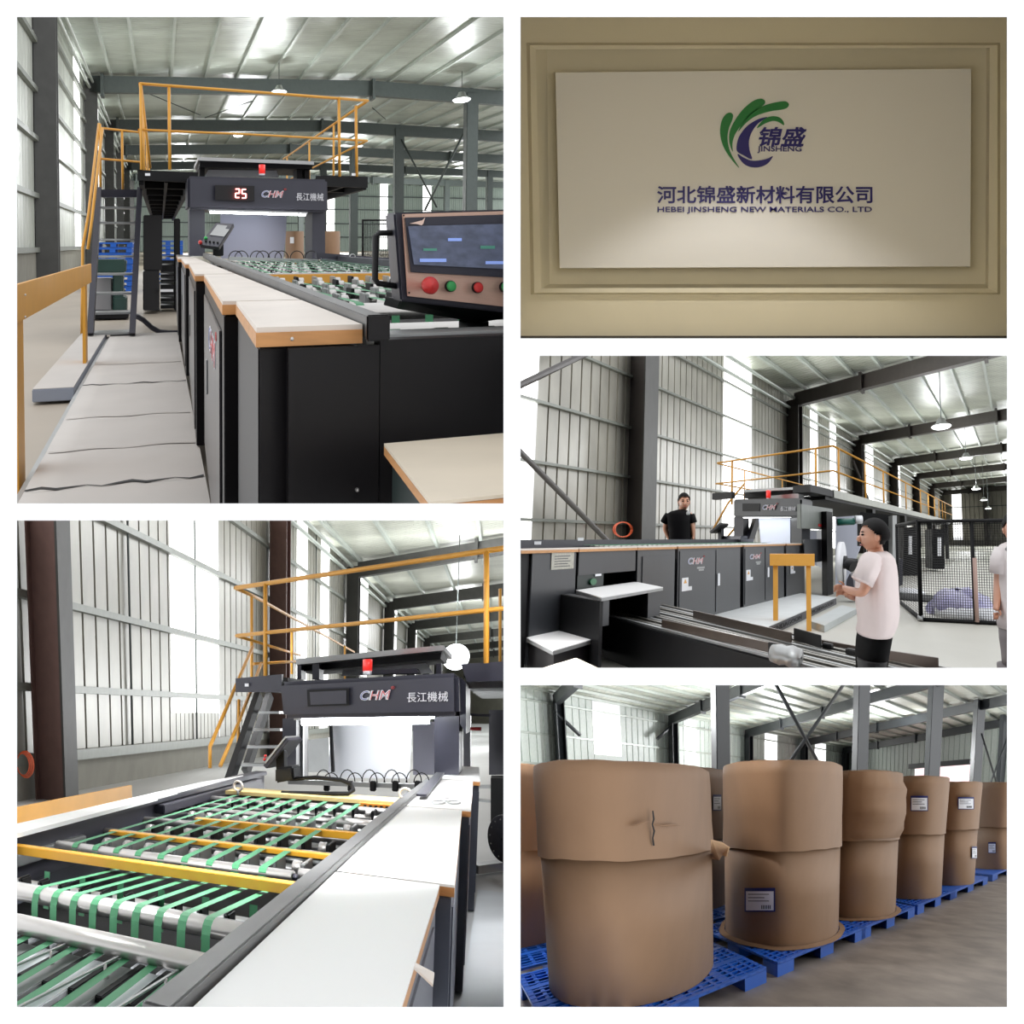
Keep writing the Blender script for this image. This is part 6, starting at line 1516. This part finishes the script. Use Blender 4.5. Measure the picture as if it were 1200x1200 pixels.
# columns and rafters
for k, y in enumerate((10.6, 23.7, 36.4, 49.1, 61.5)):
    hcol(h, 'steel_column', -43.6, -42.5, y, y+.8, 12.4, m_colE)
    mb = MB(); x0, x1, t0 = -43.5, 14, 1.1
    mb.hexa([(x0,y,roofE(x0)-t0),(x1,y,roofE(x1)-t0),(x1,y+.5,roofE(x1)-t0),(x0,y+.5,roofE(x0)-t0),(x0,y,roofE(x0)),(x1,y,roofE(x1)),(x1,y+.5,roofE(x1)),(x0,y+.5,roofE(x0))])
    for x in (-36, -29): mb.box(x-.12, y-.15, roofE(x)-t0-.2, x+.12, y+.6, roofE(x)+.1)
    S(h, 'rafter_beam', mb, m_colE)
for (u0, u1) in ((840, 856), (1005, 1018), (1090, 1103), (1143, 1152), (1174, 1180)):
    xI = -15.4; a, b = h.at(u0, 880, x=xI), h.at(u1, 880, x=xI)
    mb = MB(); mb.box(xI-.5, a.y, 0, xI, b.y, roofE(xI), .03); S(h, 'steel_column', mb, m_colE)
for (a, b) in (((908, 800), (958, 892)), ((990, 800), (926, 892)), ((1150, 860), (1168, 918)), ((1180, 865), (1160, 920)), ((650, 834), (680, 862)), ((788, 850), (770, 866))):
    x_ = -15.4 if a[0] > 850 else -43; mb = MB(); mb.tube([h.at(*a, x=x_), h.at(*b, x=x_)], .12 if x_ > -20 else .2, 6); S(h, 'brace_beam', mb, m_colE)
for x in [-43 + 2.0*k for k in range(28)]:
    mb = MB(); mb.box(x-.1, -3, roofE(x), x+.1, 63, roofE(x)+.27); S(h, 'roof_beam', mb, m_purlin)
# rolls: (centre x, y, radius, top z, split z, label, paper labels)
def wrapped(cx, cy, r, z0, z1, zs, lab, tilt=0, flap=0, seed=1, labels=(), tear=False, skirt=True):
    rnd = random.Random(seed); t = Thing(h, 'kraft_wrapped_roll', lab, 'paper roll', 'kraft wrapped rolls in a row')
    n = 72; base = []; ph = rnd.uniform(0, 6)
    def ring(rr, z, wob=0, zw=0, dx=0):
        return [V(cx + dx + (rr + wob*math.sin(k*.7+ph)*math.sin(k*.23))*math.cos(2*math.pi*k/n), cy + (rr + wob*math.sin(k*.7+ph)*math.sin(k*.23))*math.sin(2*math.pi*k/n), z + zw*(math.sin(k*.45+ph) + .5*math.sin(k*1.3))) for k in range(n)]
    def loft(mb, rings, cap=True):
        R = [[mb.bm.verts.new(p) for p in q] for q in rings]
        for A, B in zip(R, R[1:]):
            for k in range(n): mb.bm.faces.new([A[k], A[(k+1) % n], B[(k+1) % n], B[k]]).smooth = True
        if cap: mb.bm.faces.new(R[-1])
        return mb
    mb = MB(); loft(mb, [ring(r*.985, z0, .004), ring(r*.985, z0 + (zs-z0)*.5, .004), ring(r*.985, zs + .02, .004)]); t.add('lower_wrapper', mb, m_kraft)
    mb = MB()
    rs = [ring(r*1.014, zs, .003, .006, tilt*0), ring(r*1.01, zs + .06, .003, .001), ring(r*1.0, zs + (z1-zs)*.35, .006, 0, tilt*.4), ring(r*1.0, zs + (z1-zs)*.6, .008, 0, tilt*.6), ring(r*1.0, zs + (z1-zs)*.85, .005, 0, tilt*.85), ring(r*.99, z1 - .012, .003, .004, tilt), ring(r*.96, z1, .003, .004, tilt), ring(r*.4, z1, 0, 0, tilt)]
    loft(mb, rs); up = t.add('upper_wrapper', mb, m_kraft)
    if skirt: mb = MB(); loft(mb, [ring(r*1.09, z0 + .004, .012, .002), ring(r*1.0, z0 + .02, .004, .004)], False); t.add('bottom_skirt', mb, m_kraft)
    for (u0, v0, u1, v1, part) in labels:
        # find the label on the cylinder surface facing the camera
        def onc(u, v):
            g_ = h.at(u, v, y=cy); dr = V(g_.x, g_.y, 0); D = dr.length; dr = dr / D; sg = V(cx + (tilt*.7 if v0 < 970 else 0), cy, 0); b_ = dr.dot(sg); q = sg.length_squared - (r*(1.035 if v0 < 970 else 1.01))**2
            s_ = b_ - math.sqrt(max(0, b_*b_ - q)); return V(dr.x*s_, dr.y*s_, h.H + (g_.z - h.H)*s_/D)
        uu_ = [u0 + (u1-u0)*i/6 for i in range(7)]
        mb = MB(); mb.sheet([[onc(u, v) for u in uu_] for v in (v0, v1)]); lb = t.add('paper_label', mb, m_navyframe, None, 'blue bordered shipping label')
        def inner(a, b_, c_, d_, m, nm, pr=.002):
            mb = MB(); f = lambda u, v: onc(u, v) * 1.0
            U = [u0 + (u1-u0)*(a + (c_-a)*i/4) for i in range(5)]
            pts = [[(lambda p: p - V(p.x - cx, p.y - cy, 0).normalized() * -pr)(f(u, v0 + (v1-v0)*w)) for u in U] for w in (b_, d_)]
            mb.sheet(pts); t.add(nm, mb, m, lb)
        inner(.05, .14, .95, .94, m_paper, 'label_sheet')
        for i in range(3): inner(.12, .25 + i*.14, .8 - .15*(i % 2), .28 + i*.14, m_anthra, 'printed_line', .004)
        for i in range(6): inner(.55 + i*.055, .72, .575 + i*.055, .88, m_blackin, 'bar_code_stripe', .004)
    if tear:
        for (pts, w) in (([(765, 950), (766.5, 960), (764.5, 966), (767, 974), (765, 982), (766.5, 991)], .009),):
            def onc2(u, v, pr=0):
                g_ = h.at(u, v, y=cy); dr = V(g_.x, g_.y, 0); D = dr.length; dr = dr / D; sg = V(cx, cy, 0); b_ = dr.dot(sg); q = sg.length_squared - (r*1.012 + pr)**2
                s_ = b_ - math.sqrt(max(0, b_*b_ - q)); return V(dr.x*s_, dr.y*s_, h.H + (g_.z - h.H)*s_/D)
            mb = MB(); mb.sheet([[onc2(u - .9 - .5*(i % 2), v, .002), onc2(u + .8, v, .002)] for i, (u, v) in enumerate(pts)]); t.add('tear', mb, m_blackin, up, 'dark jagged tear')
            for (uu1, vv1, uu2, vv2) in ((738, 968, 761, 963), (768, 966, 797, 968)):
                mb = MB(); mb.tube([onc2(uu1 + (uu2-uu1)*i/6, vv1 + (vv2-vv1)*i/6 + math.sin(i), -.005) for i in range(7)], [.002, .005, .007, .008, .007, .005, .002], 6, False); t.add('crease', mb, m_kraft, up)
    if flap == 2:
        mb = MB(); rows = []
        for i in range(9):
            w = i/8; z = zs + .03 + (z1 - zs - .05)*w; bul = .10*math.sin(math.pi*(.15 + .8*w)) + .015*math.sin(i*2.3)
            base = [(math.radians(-62 + 14*k)) for k in range(6)]
            rows.append([V(cx + tilt*w + (r*1.01 + bul*k/5 + .01*math.sin(i*1.7 + k))*math.cos(a), cy + (r*1.01 + bul*k/5)*math.sin(a), z) for k, a in enumerate(base)])
        mb.sheet(rows); t.add('crumpled_flap', mb, m_kraft, up, 'crumpled loose flap')
    elif flap:
        a = V(cx, cy, 0); e = h.at(836, 1000, y=cy-.2)
        mb = MB(); P_ = [h.at(u, v, y=cy + .1 + .1*i) for i, (u, v) in enumerate(((833, 984), (845, 987), (854, 993), (851, 1004), (846, 1002), (842, 1008), (833, 1006)))]
        mb.prism(P_, (0, .01, 0)); t.add('torn_flap', mb, M('light kraft', srgb(196, 160, 122), .7, var=.05), up, 'torn loose flap')
    t.done()
m_navyframe = M('label border', srgb(34, 42, 104), .5, var=0)
def tz(u, v, y): return h.at(u, v, y=y).z
Z0 = .152
wrapped(-3.15, 1.33, .705, Z0, tz(736, 864, .72), tz(736, 1034, .72), 'largest nearest kraft wrapped roll with a jagged tear in its upper wrapper', -.03, True, 2, (), True, False)
wrapped(-3.06, 3.13, .70, Z0, tz(916, 888, 2.55), tz(916, 999, 2.55), 'second kraft wrapped roll with a blue bordered label low on its front', 0, False, 3, ((872.5, 1040.5, 908.5, 1068.5, 0),))
def ycen(x, r, uR, vb):
    best = None
    for i in range(400):
        y = 2 + i*.03; g_ = h.at(uR, vb, z=.15); dr = V(g_.x, g_.y, 0).normalized(); dist = abs(dr.x*y - dr.y*x)
        if dr.x*y - dr.y*x < 0: pass
        e = abs(dist - r)
        side = dr.x*y - dr.y*x
        if side > 0 and (best is None or e < best[0]): best = (e, y)
    return best[1] if best else 5
def yfit(uR, x, r, y0):
    best = (9, y0)
    for i in range(-100, 100):
        y = y0 + i*.01; sg = V(x, y, 0); L_ = sg.length; al = math.atan2(x, y) + math.asin(r / L_)
        p = V(math.sin(al)*math.sqrt(L_*L_-r*r), math.cos(al)*math.sqrt(L_*L_-r*r), 1.0)
        q = (h.W(p)); u = 600 + F*q.x/q.y
        if abs(u - uR) < best[0]: best = (abs(u - uR), y)
    return best[1]
y3 = yfit(1053, -3.02, .66, 4.8); y4 = yfit(1107, -2.98, .64, 6.5); y5 = yfit(1146, -2.95, .64, 8.4); y6 = yfit(1168, -2.9, .64, 10.2)
wrapped(-3.02, y3, .66, Z0, tz(1022, 901, y3-.5), tz(1020, 987, y3-.5), 'third kraft wrapped roll with a crumpled side flap and a wide paper skirt', .03, 2, 5)
wrapped(-2.98, y4, .64, Z0, tz(1090, 908, y4-.5), tz(1085, 979, y4-.5), 'fourth kraft wrapped roll with a label high on its front', .03, False, 6, ((1067, 932.5, 1087.5, 950.5, 0),), False, False)
wrapped(-2.95, y5, .64, Z0, tz(1133, 915, y5-.5), tz(1130, 973, y5-.5), 'fifth kraft wrapped roll with one high and one low label', .03, False, 7, ((1122.5, 934, 1141.5, 948.5, 0), (1139, 992, 1145, 1006, 0)), False, False)
wrapped(-2.9, y6, .64, Z0, tz(1157, 917, y6-.5), tz(1155, 969, y6-.5), 'farthest kraft wrapped roll at the end of the row', .02, False, 8, ((1158, 987, 1167, 1000, 0),), False, False)
# second row behind
for k, (u, y, zt, lab) in enumerate(((606, 1.4, 2.05, 'kraft wrapped roll in the back row cut off by the left edge'), (841, 4.2, 2.15, 'shaded kraft wrapped roll in the back row seen between the two largest rolls'))):
    x = h.at(u, 990, y=y).x - .55
    x = {0: -5.05, 1: -4.9}[k]
    wrapped(x, {0: .75, 1: 2.9}[k], .66, Z0, zt, 1.16, lab, 0, False, 11+k, () if k == 0 else ((835.5, 931, 845.5, 950, 0),), False, False)
# pallets
m_bluepal = m_blue
py = [1.35, 3.12, y3, y4, y5, y6]
ords = ['nearest', 'second', 'third', 'fourth', 'fifth', 'farthest']
for k, y in enumerate(py):
    W_ = min(1.6, (py[k+1]-py[k] if k < 5 else 1.7) - .06)
    W_ = (py[min(k+1, 5)] - py[max(k-1, 0)])/ (2 if 0 < k < 5 else 1) - .05
    pallet(h, (-2.98 - .05, y, 0), 1.36, W_, .15, '%s blue grid pallet under the front row of rolls' % ords[k], 'blue pallets under the front row', fine=(k < 4))
pallet(h, (-4.6, .9, 0), 1.5, 1.9, .15, 'blue grid pallet under the back row roll at the left edge', 'blue pallets under the back row', fine=True)
pallet(h, (-4.6, 3.0, 0), 1.5, 1.9, .15, 'blue grid pallet under the back row between the two largest rolls', 'blue pallets under the back row', fine=True)
for (x, y, z, w) in ((-24, 8, 7, 4500), (-28, 25, 7, 7000), (-26, 45, 7, 7500), (-34, 35, 6, 6500), (-32, 15, 6, 5000), (-3, 3, 7, 120)): bay_and_fill_light(h, x, y, z, w, 1.0)  # fill points added to brighten wall, roof and rolls; no lamps hang here
